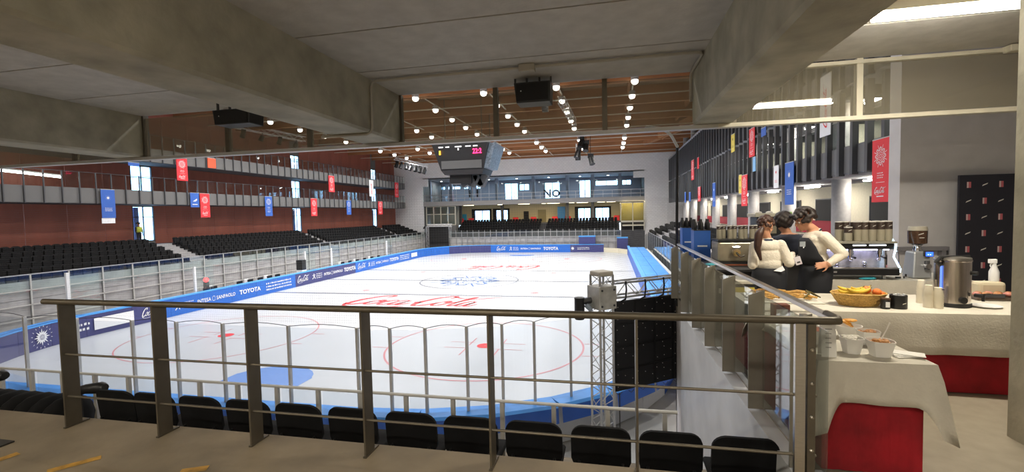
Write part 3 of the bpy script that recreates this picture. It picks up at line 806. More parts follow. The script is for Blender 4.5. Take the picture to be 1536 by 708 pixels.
# balconies left and right
def balcony(side, name, zb, label, glass_h=1.05, top=1.0):
    bx = XB if side < 0 else XBR; wx = XW if side < 0 else XWR; s = side
    t = thing(name, label, 'balcony')
    lo, hi = sorted((bx, wx)); y0, y1 = (7.0, YEND-1.6)
    P(min(bx-s*0+.0, wx), max(bx, wx), y0, y1, zb, zb+.18).build('floor_slab', M('balcony_soffit', (.30, .31, .34), .8) if s > 0 else CONC_STAND, t)
    pm = P(-.03, .03, .0, .96, .0, top).mesh('front_panel'); pm.materials.append(PANELG if s < 0 else PANELR)
    gm = P(-.006, .006, .03, .93, 0, glass_h).mesh('glass_pane'); gm.materials.append(GLASS)
    fm = (P(-.035, .035, -.03, .03, 0, top+glass_h) if s < 0 else P(-.10, .10, -.09, .09, -.05, top+glass_h+1.0)).mesh('fin'); fm.materials.append(DGREY)
    y = y0
    while y < y1-.1:
        link('front_panel', pm, None, t, loc=(bx, y, zb+.03)); link('glass_pane', gm, None, t, loc=(bx, y, zb+.03+top)); link('fin', fm, None, t, loc=(bx-s*.10, y, zb)); y += .98
    zz = zb+top+glass_h
    P(bx-.03, bx+.03, y0, y1, zz, zz+.035).build('handrail', DARK if s < 0 else ALU_D, t)
    if s < 0: P(bx, wx, y1-.05, y1, zb, zb+top).build('end_panel', PANELG, t) if bx < wx else P(wx, bx, y1-.05, y1, zb, zb+top).build('end_panel', PANELG, t)
    return t
balcony(-1, 'lower_balcony', 3.05, 'lower balcony of grey panels and glass along the red brown left wall')
balcony(-1, 'upper_balcony', 6.25, 'upper balcony of grey panels and glass high on the left wall')
balcony(1, 'lower_balcony', 2.95, 'lower balcony with dark upright fins along the right wall')
balcony(1, 'upper_balcony', 6.2, 'upper balcony with dark upright fins along the right wall')
# right soffit ribs
for lvl in (6.2, 9.4):
    for k in range(9):
        y = 19.9+6.1*k
        o = P(XBR+.1, XWR, y-.35, y+.35, lvl-.35, lvl).build('soffit_rib', DARK, wr)
P(XBR, XWR, 7, YEND, 9.4, 9.6).build('upper_soffit', M('balcony_soffit', (.30, .31, .34), .8), wr)
for k in range(9):
    for lvl in (2.85, 6.1):
        o = P(10.5, 10.7, 14+6.1*k+.8, 14+6.1*k+2.3, lvl-.04, lvl+.02).build('tube_light', TUBEM)
        tag(o, 'white tube light under the %s right balcony, %s from the near end' % ('lower' if lvl < 3 else 'upper', NUMW[k]), 'tube light', 'tube lights under the right balconies')
        l_ = bpy.data.lights.new('tube', 'AREA'); l_.shape = 'RECTANGLE'; l_.size = .2; l_.size_y = 1.5; l_.energy = 32; l_.color = (1, .95, .85); ob_ = bpy.data.objects.new('tube_lamp', l_); COL.objects.link(ob_); ob_.location = (10.6, 14+6.1*k+1.55, lvl-.06); ob_.parent = o
# right stand
rs = thing('right_stand', 'grey stepped stand along the right side below the bar terrace', 'stand')
for k in range(6):
    x0 = 5.3+RDX*k; P(x0, x0+RDX if k < 5 else 9.25, 10.5, YEND-.05, -4.28, RZ0+RDZ*k).build('step', M('stand_step_pale', (.33, .32, .33), .8, var=.1), rs)
rseat = []
for k in range(5):
    y = 16.0
    while y < 72:
        if int(y/9) % 3: rseat.append(Matrix.Translation((5.3+RDX*k+.45, y, RZ0+RDZ*k+.30)) @ Matrix.Rotation(R(-90), 4, 'Z'))
        y += .52
o = merge_seats('stadium_seat', rseat); tag(o, 'rows of black folding seats along the right stand beyond the bar terrace', 'seats')
gf = thing('glass_fence', 'glass and steel fence between the blue mats and the right stand', 'fence')
y = 20.0
while y < 64:
    P(4.95, 4.965, y+.05, y+2.3, -3.6, -1.1).build('glass_pane', GLASSR, gf); P(4.93, 4.99, y-.03, y+.03, -4.28, -1.05).build('post', ALU, gf); y += 2.4
P(4.93, 4.99, 20, 64, -1.1, -1.05).build('rail', ALU, gf); P(5.0, 5.2, 12, 72, -4.28, -1.75).build('front_wall', M('stand_front_dark', (.2, .2, .21), .7), gf)
# far stand
fs_ = thing('far_stand', 'dark stand across the far end of the rink below the lobby', 'stand')
for k in range(5): P(UX(684, 325, 74.4)+.1, UX(930.5, 320, 74.2)-.1, YEND+.3+.8*k, YEND+.3+.8*k+(.8 if k < 4 else 1.9), -4.2, -1.15+.3*k).build('step', DARK, fs_)
fm_ = []
for k in range(5):
    x = UX(684, 325, 74.4)+.4
    while x < UX(930.5, 320, 74.2)-.4:
        if not (-11.4 < x < -10.2): fm_.append(Matrix.Translation((x, YEND+.3+.8*k+.5, -1.15+.3*k+.35)))
        x += .52
o = merge_seats('stadium_seat', fm_); tag(o, 'rows of black folding seats across the far end below the lobby', 'seats')
ff = thing('far_fence', 'pale metal fence with bars and rails behind the far boards', 'fence')
x = -26.0
while x < 1.5:
    MB().box(x-.035, x+.035, 72.3, 72.37, -4.28, -.75).build('post', ALU, ff); x += .98
for z in (-1.15, -1.9, -2.7): P(-26, 1.5, 72.28, 72.33, z-.03, z+.03).build('rail', ALU, ff)
P(-26, 1.5, 72.5, 72.55, -4.28, -1.9).build('panel', M('fence_panel_grey', (.42, .41, .41), .7, var=.2, scale=1.5), ff)
P(-26, 1.5, 72.34, 72.36, -1.9, -.9).build('glass_pane', GLASS, ff)
# truss portal with a black screen at the far left corner
def truss(B, p0, p1, w=.29, r=.022, rb=.011, step=None, n=6, upv=Z3, bars=True):
    p0, p1 = Vector(p0), Vector(p1); d = (p1-p0).normalized(); a = d.cross(upv)
    if a.length < .1: a = d.cross(X3)
    a.normalize(); b = d.cross(a).normalized(); L = (p1-p0).length; h = w/2
    cs = [a*h+b*h, a*h-b*h, -a*h-b*h, -a*h+b*h]
    for c in cs: B.tube(p0+c, p1+c, r, n)
    step = step or w; N = max(1, round(L/step))
    for i in range(N):
        t0, t1 = p0.lerp(p1, i/N), p0.lerp(p1, (i+1)/N)
        for k in range(4):
            c0, c1 = cs[k], cs[(k+1) % 4]
            if i % 2: c0, c1 = c1, c0
            B.tube(t0+c0, t1+c1, rb, 4, caps=False)
    return B
tp = thing('truss_portal', 'white truss portal round a black screen in the far left corner', 'screen frame')
xa, xb = UX(641, 340, 72.9), UX(675, 340, 72.9)
for x in (xa, xb): truss(MB(), (x, 72.9, -4.28), (x, 72.9, .0), .35, .04, .02).build('upright', ALU, tp)
truss(MB(), (xa, 72.9, .12), (xb+.3, 72.9, .12), .35, .05, .03).build('cross_truss', WHITE, tp)
P(xa+.25, xb-.2, 73.0, 73.05, -2.6, -.15).build('screen', BLACK, tp)
t = thing('stage_light', 'black lamp clamped on the top left of the white truss portal', 'lamp', (xa-.35, 72.7, -.05)); MB().tube((0, 0, 0), (-.1, -.3, -.3), .13, 10).build('housing', BLACK, t); MB().tube((0, 0, .0), (.15, 0, .2), .03, 6).build('clamp', BLACK, t)
P(xa+2.0, xa+3.0, 73.9, 73.95, -3.4, -1).build('x', BLACK, tp); bpy.data.objects.remove(bpy.data.objects['x'])
t = thing('glazed_office', 'glazed grey office front at the left of the far lobby', 'office', (0, 0, 0))
xo0, xo1 = UX(640, 325, 74.4), UX(683, 325, 74.4)
for k in range(5): P(xo0+(xo1-xo0)*k/4-.06, xo0+(xo1-xo0)*k/4+.06, 74.35, 74.5, .1, 3.3).build('mullion', CREAM_FR, t)
for z in (.1, 1.9, 3.2): P(xo0, xo1, 74.35, 74.5, z, z+.1).build('transom', CREAM_FR, t)
P(xo0, xo1, 74.4, 74.42, .2, 3.2).build('glass_pane', GLASS, t); P(xo0, xo1, 76.2, 76.3, .1, 3.3).build('back_wall', M('office_grey', (.28, .28, .25), .8), t)
P(xo0, xo1, 74.35, 76.3, -1.2, .1).build('plinth', PANELG, t)

# scoreboard over centre ice
sb = thing('scoreboard', 'large black hanging scoreboard cube with red digits and a silver side', 'scoreboard', (-12.6, 40.4, 0))
def frustum(x0, x1, y0, y1, z0, X0, X1, Y0, Y1, z1):
    return MB().add([(x0, y0, z0), (x1, y0, z0), (x1, y1, z0), (x0, y1, z0), (X0, Y0, z1), (X1, Y0, z1), (X1, Y1, z1), (X0, Y1, z1)], [(0, 1, 2, 3), (4, 5, 6, 7), (0, 1, 5, 4), (1, 2, 6, 5), (2, 3, 7, 6), (3, 0, 4, 7)])
frustum(-2.15, 1.75, -1.3, 1.9, 5.75, -2.85, 2.3, -1.7, 2.3, 8.1).build('body', M('scoreboard_black', (.011, .011, .012), .5), sb)
frustum(-1.9, 1.6, -1.1, 1.7, 5.35, -2.15, 1.75, -1.3, 1.9, 5.75).build('lower_tray', BLACK, sb)
frustum(1.75, 2.25, -1.2, 1.8, 5.85, 2.3, 2.85, -1.2, 2.3, 8.0).build('side_screen', M('silver_screen', (.20, .25, .31), .3, metal=.6, var=.5, scale=6), sb)
P(-1.6, .4, -.6, .8, 4.6, 5.4).build('speaker_block', BLACK, sb)
for a, x in ((-.5, -.5), (.45, .45), (-.42, .95), (.5, 1.35)):
    MB().box(-.28, .28, -.4, .4, -.55, .55, Matrix.Translation((x, .1, 4.85)) @ Matrix.Rotation(a, 4, 'Y')).build('speaker', M('speaker_grey', (.06, .065, .07), .6), sb)
fy = -1.56
P(-2.05, 1.65, fy-.0+.08, fy+.2, 5.85, 6.55).build('advert_panel', M('advert_grey', (.07, .07, .07), .6), sb)
def sbprint(shape, x, z, w, h, mat): return print_on('lettering', shape, mat, sb, (x, fy-.18, z), X3, Z3, -Y3, w=w, h=h, lift=.02)
for x, w in ((-1.95, .4), (-1.35, .35), (-.35, .6), (.55, .5), (1.2, .4)): sbprint(rect(1, .2), x, 7.72, w, .09, M('sb_white', (.9, .9, .9), .5, emit=.8))
sbprint(T('1', .02), -2.05, 7.25, .14, .35, M('digit_amber', (1, .45, .02), .4, emit=3)); sbprint(T('22:2', .02), 1.35, 7.28, .8, .45, M('digit_red', (1, .02, .12), .4, emit=3))
sbprint(T('1', .02), -.35, 7.5, .1, .18, M('sb_white', (.9, .9, .9), .5))
for x in (-1.8, 1.6):
    for y in (-1, 1.8): MB().tube((x, y, 8.1), (x, y, 12.06), .04, 6).build('cable', DGREY, sb)

# roof trusses with stage lamps, hanging speakers
def stage_lamp(x, y, z, lab, grp, s=1.0, tilt=.5):
    t = thing('stage_lamp', lab, 'stage lamp', (x, y, z), grp, rz=random.uniform(-1, 1))
    MB().tube((0, 0, -.25*s), (0, -.35*s*tilt, -.65*s), .15*s, 10, .18*s).build('housing', BLACK, t); MB().box(-.2*s, .2*s, -.03, .03, -.28*s, -.0).build('bracket', BLACK, t)
def hang(t, a, b):
    for f_ in (.1, .9):
        c = Vector(a).lerp(Vector(b), f_); MB().tube(c, (c.x, c.y, 12.06), .02, 5).build('suspension_cable', DGREY, t)
t = thing('lighting_truss', 'pale lighting truss hung in front of the left end of the far wall', 'truss')
pa, pb = aY(592, 238, 66), aY(641, 249, 66); truss(MB(), pa, pb, .4, .05, .03).build('chords', WHITE, t); hang(t, pa, pb)
for i in range(7):
    c = Vector(pa).lerp(pb, (i+.5)/7); stage_lamp(c.x, c.y, c.z-.2, 'black stage lamp on the far left lighting truss, %s from the left' % NUMW[i], 'stage lamps on the far left truss', 1.6)
t = thing('lighting_truss', 'pale lighting truss seen under the roof behind the left concrete beam', 'truss')
pa, pb = aY(350, 187, 38), aY(456, 209, 46); truss(MB(), pa, pb, .5, .04, .02, .8).build('chords', WHITE, t); hang(t, pa, pb)
for i in range(4):
    c = Vector(pa).lerp(pb, (i+.5)/4); stage_lamp(c.x, c.y, c.z-.2, 'pale stage lamp on the left roof truss, %s from the left' % NUMW[i], 'stage lamps on the left roof truss', 1.3)
t = thing('lighting_truss', 'pale lighting truss hanging steeply under the roof left of the right lamp row', 'truss')
pa, pb = aY(842, 150, 33), aY(861, 184, 44); truss(MB(), pa, pb, .45, .028, .016, .7).build('chords', ALU, t); hang(t, pa, pb)
cb = thing('lamp_bar', 'dark pipe frame holding the lamp cluster above the far gallery', 'lamp bar')
for u_, v_ in ((868, 228), (879, 218), (886, 238), (873, 212)):
    c_ = aY(u_, v_, 56); MB().tube((c_.x, 56, c_.z+.40), (c_.x, 56, 12.06), .035, 6).build('drop_pipe', BLACK, cb)
P(aY(866, 215, 56).x, aY(888, 215, 56).x, 55.95, 56.05, aY(875, 210, 56).z+.8, aY(875, 210, 56).z+.9).build('cross_pipe', BLACK, cb)

for i, (u, v) in enumerate(((868, 228), (879, 218), (886, 238), (873, 212))):
    c = aY(u, v, 56); stage_lamp(c.x, c.y, c.z+.6, 'black stage lamp in the cluster above the far gallery, %s one' % ['lower left', 'upper middle', 'lowest right', 'topmost'][i], 'stage lamps above the far gallery', 2.0)
def hang_speaker(u0, u1, v0, v1, Y, lab, top=12.0, rod=True, dz=.5, tl=0):
    a, b = aY(u0, v0, Y), aY(u1, v1, Y); w = (b.x-a.x)/2; h = (a.z-b.z)/2
    t = thing('hanging_speaker', lab, 'speaker', ((a.x+b.x)/2, Y, (a.z+b.z)/2))
    B = MB(); B.prism([(-w, h), (w, h), (w*.92, -h), (-w*.92, -h)], lambda x, z, y: Vector((x, y, z)), 0, dz); B.build('cabinet', BLACK, t, bevel=.02)
    P(-w*.9, w*.9, -.012, 0, -h*.85, h*.7).build('grille', BLACKM, t)
    if rod:
        z1 = min(top, 12.0)-(a.z+b.z)/2
        for x in (-w*.6, w*.6): MB().tube((x, dz/2, h), (x, dz/2, z1), .012*max(1, Y/8), 5).build('hanger', ALU_D, t)
    return t
hang_speaker(912-100, 822, 150, 166, 33, 'small black speaker hanging in the roof beside the big grey framed one')
hang_speaker(862.5, 871, 228, 240, 60, 'black speaker hanging above the far gallery in mid roof')

t = thing('tube_light', 'long white tube light under the upper balcony at the far left', 'tube light')
a, b = aX(-20, 253, -35.0), aX(91, 265.5, -35.0); MB().tube(a, b, .07, 8).build('tube', LAMPM, t); MB().tube(a+Vector((0, 0, .1)), b+Vector((0, 0, .1)), .06, 6).build('housing', ALU_D, t)
# banners
def banner(x, u0, u1, v0, v1, mat, lab, kind='star', side=1):
    a, b = aX(u0, v0, x), aX(u1, v1, x); y0, y1 = sorted((a.y, b.y)); zt = aX((u0+u1)/2, v0, x).z; zb = aX((u0+u1)/2, v1, x).z
    if side > 0: y0, y1 = y0, y1
    t = thing('hanging_banner', lab, 'banner', (x, (y0+y1)/2, zb), 'banners hung on the balconies')
    w, h = (y1-y0), zt-zb
    cl_ = P(-.012, .012, -w/2, w/2, 0, h).build('cloth', mat, t)
    P(-.02, .02, -w/2, w/2, h-.03, h+.0).build('top_bar', ALU_D, t)
    s = -1 if x > 0 else 1; ex = Vector((0, 1 if x < 0 else -1, 0)); nr = Vector((s, 0, 0))
    pm = WHITE if mat not in (YEL, WHITE) else (BLACKM if mat is YEL else RED)
    def pr(sh, z, w_, h_, lift=.018): return print_on('print', sh, pm, cl_, (0, 0, z), ex, Z3, nr, w=w_, h=h_, lift=lift)
    if kind == 'star':
        pr(LOGO_STAR, h*.72, w*.72, w*.72); pr(lines_logo(3, 1, .3, 21), h*.42, w*.36, h*.09); pr(rect(1, .04), h*.31, w*.5, .012)
        if mat is RED or mat is WHITE: pr(LOGO_SCRIPT, h*.18, w*.66, h*.12); pr(rect(1, .1), h*.09, w*.4, .03)
        else: pr(lines_logo(2, 1, .3, 22), h*.22, w*.4, h*.06)
    elif kind == 'text': pr(lines_logo(3, 1, .3, 23), h*.3, w*.5, h*.12); pr(LOGO_BURST, h*.7, w*.4, w*.4)
    elif kind == 'script':
        v2, fs = LOGO_SCRIPT; print_on('print', ([(-b_, a_) for a_, b_ in v2], fs), pm, cl_, (0, 0, h*.5), ex, Z3, nr, w=w*.45, h=h*.75, lift=.018)
    elif kind == 'swoosh': pr(([(0, 0), (1, .5), (1, .2), (.6, .0)], [(0, 1, 2, 3)]), h*.5, w*.5, h*.2); pr(rect(1, .1), h*.2, w*.6, .06)
    return t
xl = XB+.16
for u0, u1, v0, v1, mt, lab, kd in (
    (150.5, 174, 284, 327, BLUE, 'blue banner with white emblem at the near left balcony', 'text'), (152.5, 173, 327, 335, WHITE, 'small white and red strip banner below the near blue one', 'none'),
    (264, 282, 237, 271, RED, 'red banner highest at the left, cut by the steel frame', 'star'), (311, 324, 237, 252, REDL, 'orange red banner on the upper left balcony next to the red one', 'none'),
    (285, 299, 289, 311, BLUE, 'small blue banner touching the red one on the lower left balcony', 'swoosh'), (299.5, 315.5, 290, 326, RED, 'red banner right of the small blue one on the lower left balcony', 'star'),
    (397, 409, 294.5, 324, BLUE, 'blue banner on the middle of the lower left balcony', 'star'), (466, 476, 297.5, 324, RED, 'red banner on the lower left balcony right of the second window strip', 'star'),
    (519.5, 527, 300.5, 322, BLUE, 'blue banner on the far part of the lower left balcony', 'star'), (492.5, 502, 263.5, 288, RED, 'red banner on the middle of the upper left balcony', 'star'),
    (553.5, 560.5, 270, 294.5, WHITE, 'white banner with red upright lettering on the upper left balcony', 'script'), (567, 574, 302, 321.5, RED, 'red banner hanging in front of the third window strip', 'star'),
    (592, 598, 273.5, 296, RED, 'red banner at the far end of the upper left balcony', 'star'), (192, 209, 243.5, 249, BLUE, 'blue banner end showing under the steel frame at the left', 'none')):
    banner(xl, u0, u1, v0, v1, mt, lab, kd)
xr = XBR-.24
for u0, u1, v0, v1, mt, lab, kd in (
    (1309.5, 1334, 207, 303, RED, 'big red banner with white emblem beside the white wall end on the right', 'star'), (1178, 1190.5, 243, 307, BLUE, 'blue banner on the lower right balcony left of the curly haired man', 'text'),
    (1112.5, 1121, 262, 309, RED, 'red banner on the lower right balcony over the far coffee machine', 'star'), (1108.5, 1112.5, 262, 290, YEL, 'narrow yellow banner touching the red one on the lower right balcony', 'text'),
    (1161, 1168, 248, 282, WHITE, 'white banner on the lower right balcony', 'text'), (1124, 1132, 192, 235, RED, 'red banner on the upper right balcony', 'star'),
    (1097, 1102, 201, 228, YEL, 'yellow banner on the upper right balcony', 'text'), (1142, 1149, 191, 204, BLUE, 'short blue banner under the steel frame on the right', 'none'),
    (1231, 1246, 112, 204, WHITE, 'white banner seen through the upper glass on the right', 'script'), (1037, 1041, 240, 270, RED, 'small red banner on the far part of the upper right balcony', 'star'),
    (1046, 1048.5, 236, 253, RED, 'thin red banner just above the small red one at the right', 'none'), (1047, 1051, 280, 302, RED, 'small red banner on the far part of the lower right balcony', 'star'),
    (1069, 1073, 274, 310, BLUE, 'narrow blue banner on the far part of the lower right balcony', 'text'), (1027, 1029, 288, 304, BLUE, 'farthest blue banner on the lower right balcony', 'none'),
    (1033.5, 1036, 288, 302, BLUE, 'second farthest blue banner on the lower right balcony', 'none'), (1129.5, 1133.5, 235, 257, M('banner_pale_blue', (.25, .5, .8), .6), 'pale blue short banner under the red one on the right', 'none')):
    banner(xr, u0, u1, v0, v1, mt, lab, kd)

# small steward by the glazed door of the left stand is built with the people
# ---- rink glass and net at the near end
rg = thing('rink_glass', 'clear rink glass with slim grey stanchions above the near boards', 'glass barrier')
posts = []
for u, v in ((39, 473), (116, 475), (199, 473), (268, 476), (337, 477), (434, 481), (537, 485), (588, 489), (642, 487), (696, 485), (751, 483), (803, 479), (852, 477)):
    best = None
    for p, q in fine:
        m = (p+q)/2
        if m.y > 22: continue
        d = (q-p).normalized(); nrm = Vector((-d.y, d.x, 0))
        if nrm.dot(Vector((MX, 40, 0))-m) > 0: nrm = -nrm
        for k in range(10):
            t = p.lerp(q, k/10)+nrm*.2; rr = ray(u, v); dd = abs(rr.x*t.y-rr.y*t.x)/math.hypot(rr.x, rr.y)
            if rr.x*t.x+rr.y*t.y > 0 and (u > 600 or t.y < 11.6) and (best is None or dd < best[0]) and t.y < 17: best = (dd, t)
    posts.append(best[1])
posts.insert(0, Vector((posts[0].x-2.0, posts[0].y+.3, 0))); posts.insert(0, Vector((posts[0].x-2.0, posts[0].y+.9, 0)))
# continue round the right corner
for x, y in ((.9, 14.6), (1.9, 16.6), (2.4, 18.6)): posts.append(Vector((x, y, 0)))
for p in posts: P(p.x-.03, p.x+.03, p.y-.04, p.y+.04, -3.06, -.95).build('stanchion', ALU_D, rg)
for a, b in zip(posts[:-1], posts[1:]):
    n = Vector((-(b-a).y, (b-a).x, 0)).normalized()*.006
    B = MB(); q = [a-n, b-n, b+n, a+n]; B.add([(v.x, v.y, -3.06) for v in q]+[(v.x, v.y, -1.0) for v in q], [(0, 1, 2, 3), (4, 5, 6, 7), (0, 1, 5, 4), (1, 2, 6, 5), (2, 3, 7, 6), (3, 0, 4, 7)])
    B.build('glass_pane', GLASSB, rg)
net = thing('safety_net', 'fine dark safety net above the near rink glass with a wavy lower cord', 'net')
B = MB(); 
cord = []
for a, b in zip(posts[:-1], posts[1:]):
    for k in range(6):
        t = k/6; p = a.lerp(b, t); cord.append((p.x, p.y+.06, -.98+.07*math.sin(math.pi*t)))
B2 = MB(); B2.path(cord, .009, 5); B2.build('cord', DARK, net)
nb = MB(); hw = .0008
arc = []
for a, b in zip(posts[:-1], posts[1:]):
    L = (b-a).length; n = max(1, int(L/.06))
    for k in range(n): arc.append(a.lerp(b, k/n))
NT = 2.2
for p in arc: nb.add([(p.x-hw, p.y+.06, -.9), (p.x+hw, p.y+.06, -.9), (p.x+hw, p.y+.06, NT), (p.x-hw, p.y+.06, NT)], [(0, 1, 2, 3)])
z = -.85
while z < NT:
    for a, b in zip(posts[:-1], posts[1:]):
        nb.add([(a.x, a.y+.06, z-hw), (b.x, b.y+.06, z-hw), (b.x, b.y+.06, z+hw), (a.x, a.y+.06, z+hw)], [(0, 1, 2, 3)])
    z += .06
stuff(nb.build('mesh', M('net_cord', (.25, .25, .25), .8), net))

# ============================================================ the concourse in front
YE = 6.63                         # edge of the slab above
fl = struct('floor')
P(-30, 1.30, -9, 3.17, -.35, 0).build('floor_slab', CONC_FLOOR, fl)
P(1.30, 9, -9, 10.0, -.35, 0).build('terrace_slab', CONC_TER, fl)
P(-30, 1.17, 3.17, 4.8, -4.28, -.85).build('seat_step', CONC_FLOOR, fl)
P(-30, 1.17, 3.10, 3.17, -.9, -.35).build('riser', CONC_FLOOR, fl)
P(1.17, 1.30, 3.17, 8.4, -4.28, -.02).build('side_cladding', M('side_cladding_grey', (.66, .67, .69), .45, var=.1, scale=2), fl)
P(1.30, 1.5, 3.17, 10, -4.28, -.35).build('side_wall', CONC_WALL, fl)
P(-30, 1.17, 3.0, 3.10, -4.28, -.35).build('under_wall', CONC_STAND, fl)
P(1.3, 9, 9.9, 10.0, -4.28, -.35).build('end_riser', CONC_STAND, fl)
cl = struct('ceiling')
pl = P(-30, 9, .012, 1.188, 0, .14).mesh('ceiling_plank'); pl.materials.append(CONC_CEIL)
y = YE-1.17*1
while y > -9.5:
    link('ceiling_plank', pl, None, cl, loc=(0, y, 3.6)); y -= 1.2
P(-30, 9, -9, YE, 3.74, 4.1).build('topping', DARK, cl)
for x0, x1 in ((-8.6, -8.02), (-3.78, -3.15), (1.085, 1.60), (5.7, 6.3), (-13.3, -12.7)):
    B = MB(); c = .03; B.prism([(x0, 3.6), (x0, 2.89+c), (x0+c, 2.89), (x1-c, 2.89), (x1, 2.89+c), (x1, 3.6)], lambda x, z, y: Vector((x, y, z)), -8.9, YE)
    B.build('concrete_beam', CONC, cl)
wn_ = P(-38, 14, 6.3, 6.6, 4.1, 12.3).build('wall_near', CONC_WALL); setstruct(wn_)
setstruct(P(-30.2, 9.2, -9.2, -9, -.4, 4.1).build('wall_back', CONC_WALL))
setstruct(P(9.0, 9.2, -9, 10, -.4, 4.0).build('wall_terrace_right', CONC_WALL))
setstruct(P(-30.2, -30, -9, 4.8, -4.3, 4.1).build('wall_concourse_left', CONC_WALL))
setstruct(P(-38, -30, 3.0, 3.2, -4.3, 12.3).build('wall_near_left', CONC_WALL))
setstruct(P(-38, -36.6, 3.0, 7, -4.3, 12.3).build('wall_side_left', CONC_WALL))
setstruct(P(9, 14, 2.8, 3.0, -4.3, 12.3).build('wall_near_right', CONC_WALL))
setstruct(P(-38, 14, 84, 84.2, 8.1, 12.3).build('wall_beyond', CONC_WALL))
# wall with a pale end beyond the bar
wb = P(4.61, 9.0, 8.71, 9.02, -.0, 9.0).build('wall_bar', CONC_WALL); setstruct(wb)
pl_ = P(aY(1518, 400, 4.1).x, aY(1518, 400, 4.1).x+.5, 3.65, 4.1, 0, 3.6).build('pillar', CONC); setstruct(pl_, 'concrete pillar at the right edge')
# painted floor marks and mat
YP = M('yellow_floor_paint', (.50, .27, .04), .6, var=.35, scale=14)
for i, (u, v, u2, v2) in enumerate(((70, 708, 152, 686), (270, 708, 312, 702), (-30, 700, 28, 680))):
    a, b = aZ(u, v, 0), aZ(u2, v2, 0); d = (b-a).normalized(); n = Vector((-d.y, d.x, 0))*.035
    me = bpy.data.meshes.new('floor_mark'); me.from_pydata([tuple(p+Vector((0, 0, .003))) for p in (a-n, b-n, b+n, a+n)], [], [(0, 1, 2, 3)]); link('floor_mark', me, YP, fl)
a = aZ(22, 663, 0); o = P(a.x-1.2, a.x, a.y-.35, a.y, 0, .012).build('floor_mat', M('mat_dark', (.04, .035, .03), .9)); tag(o, 'dark mat lying on the concourse floor at the lower left edge', 'mat')

# frame and glass under the slab edge
gs = thing('glass_screen', 'steel framed upper glass screen hanging under the edge of the concrete slab', 'glass screen')
xs = [-12.0]+[aY(u, 180, YE).x for u in (-330, -60, 205, 340, 463, 602, 743, 907)]+[aY(1064, 140, YE).x, aY(1290, 130, YE).x, 4.95]
xs = [-12, -9.6, -8.02]+[aY(u, 200, YE).x for u in (340, 463)]+[-3.15]+[aY(u, 160, YE).x for u in (743, 907)]+[1.6, aY(1290, 130, YE).x, 5.7]
solid = [False, False, False, False, False]
for a, b in zip(xs[:-1], xs[1:]):
    P(a+.02, b-.02, YE+.03, YE+.04, 2.90, 3.56).build('glass_pane', GLASSU, gs)
for x in xs[1:-1]: P(x-.035, x+.035, YE, YE+.08, 2.86, 3.6).build('mullion', CREAM_FR if x > 2 else STEEL_P, gs)
P(-12, 1.4, YE-.03, YE+.09, 2.835, 2.885).build('transom', ALU_D, gs); P(1.4, 5.7, YE-.03, YE+.09, 2.835, 2.885).build('transom', CREAM_FR, gs)
P(1.6, 5.7, YE-.02, YE+.07, 3.53, 3.575).build('top_rail', CREAM_FR, gs)
t = thing('junction_box', 'cream junction box at the right end of the rail above the glass', 'box', (4.72, YE-.05, 3.53)); P(-.18, .14, -.06, .06, -.02, .06).build('case', CREAM_FR, t, bevel=.01); P(-.02, .1, -.062, -.06, 0, .04).build('lid', CREAM_FR, t)
# conduits
PIPE = M('conduit_grey', (.40, .37, .31), .5)
def conduit(pts, lab, r=.016, mat=None):
    q = []
    for i, p in enumerate(pts):
        p = Vector(p)
        if 0 < i < len(pts)-1:
            a = (Vector(pts[i-1])-p); b = (Vector(pts[i+1])-p); e = min(.08, a.length/3, b.length/3)
            q += [p+a.normalized()*e, p+(a.normalized()+b.normalized())*e*.3, p+b.normalized()*e]
        else: q.append(p)
    o = MB().path(q, r, 8).build('conduit', mat or PIPE, smooth=True); tag(o, lab, 'pipe'); return o
conduit([(-3.9, 5.75, 2.87), (-3.13, 5.75, 2.87), (-3.13, 5.75, 3.57), (1.06, 5.75, 3.57), (1.06, 6.6, 3.57), (1.06, 6.6, 3.2)], 'grey conduit running across the ceiling between the two big beams', .02)
conduit([(-8.0, 4.6, 3.58), (-8.0, 4.6, 2.87), (-8.3, 4.6, 2.87)], 'grey conduit down the side of the far left beam', .02)
t = thing('junction_box', 'small grey junction box on the ceiling conduit above the middle speaker', 'box', (-1.0, 5.75, 3.57)); P(-.1, .1, -.06, .06, -.06, .03).build('case', PIPE, t, bevel=.008); P(-.08, .08, -.065, -.06, -.045, .015).build('lid', PIPE, t)
conduit([aY(968, 190, YE+.1), aY(990, 192, YE+.12), aY(1006, 201, YE+.3), aY(1016, 220, YE+.6)], 'pale bent conduit dropping from the steel frame to the black pole', .02, ALU_D)
pb_ = aY(1015, 385, 9.75); pt = aY(1016, 216, 9.75)
o = MB().path([pb_+Vector((0, 0, -1.0)), pb_, (pb_+pt)/2, pt], .028, 8).build('pole', BLACK); tag(o, 'thin black pole standing at the far end of the glass balustrade', 'pole')
# speakers under the slab
def slab_speaker(u0, u1, v0, v1, Y, lab):
    a, b = aY(u0, v0, Y), aY(u1, v1, Y); w = (b.x-a.x)/2; h = (a.z-b.z)/2; cx = (a.x+b.x)/2
    t = thing('ceiling_speaker', lab, 'speaker', (cx, Y, (a.z+b.z)/2))
    B = MB(); B.prism([(-w, h*.25), (w, h*.25), (w*.95, -h), (-w*.88, -h)], lambda x, z, y: Vector((x, y, z)), 0, .3); B.build('cabinet', BLACK, t, bevel=.01)
    P(-w*.86, w*.88, -.01, 0, -h*.9, h*.15).build('grille', BLACKM, t)
    f = MB()
    for x in (-w, -w*.35, w*.35, w*.97): f.box(x-.012, x+.012, .1, .13, h*.2, 3.6-(a.z+b.z)/2)
    f.box(-w, w, .1, .13, h*.92, h).box(-w, w, .1, .13, h*.25, h*.32); f.build('hanging_frame', DGREY, t)
    MB().sphere((-w*.6, -.015, -h*.3), .008, n=5, m=6).build('status_lamp', WHITE, t)
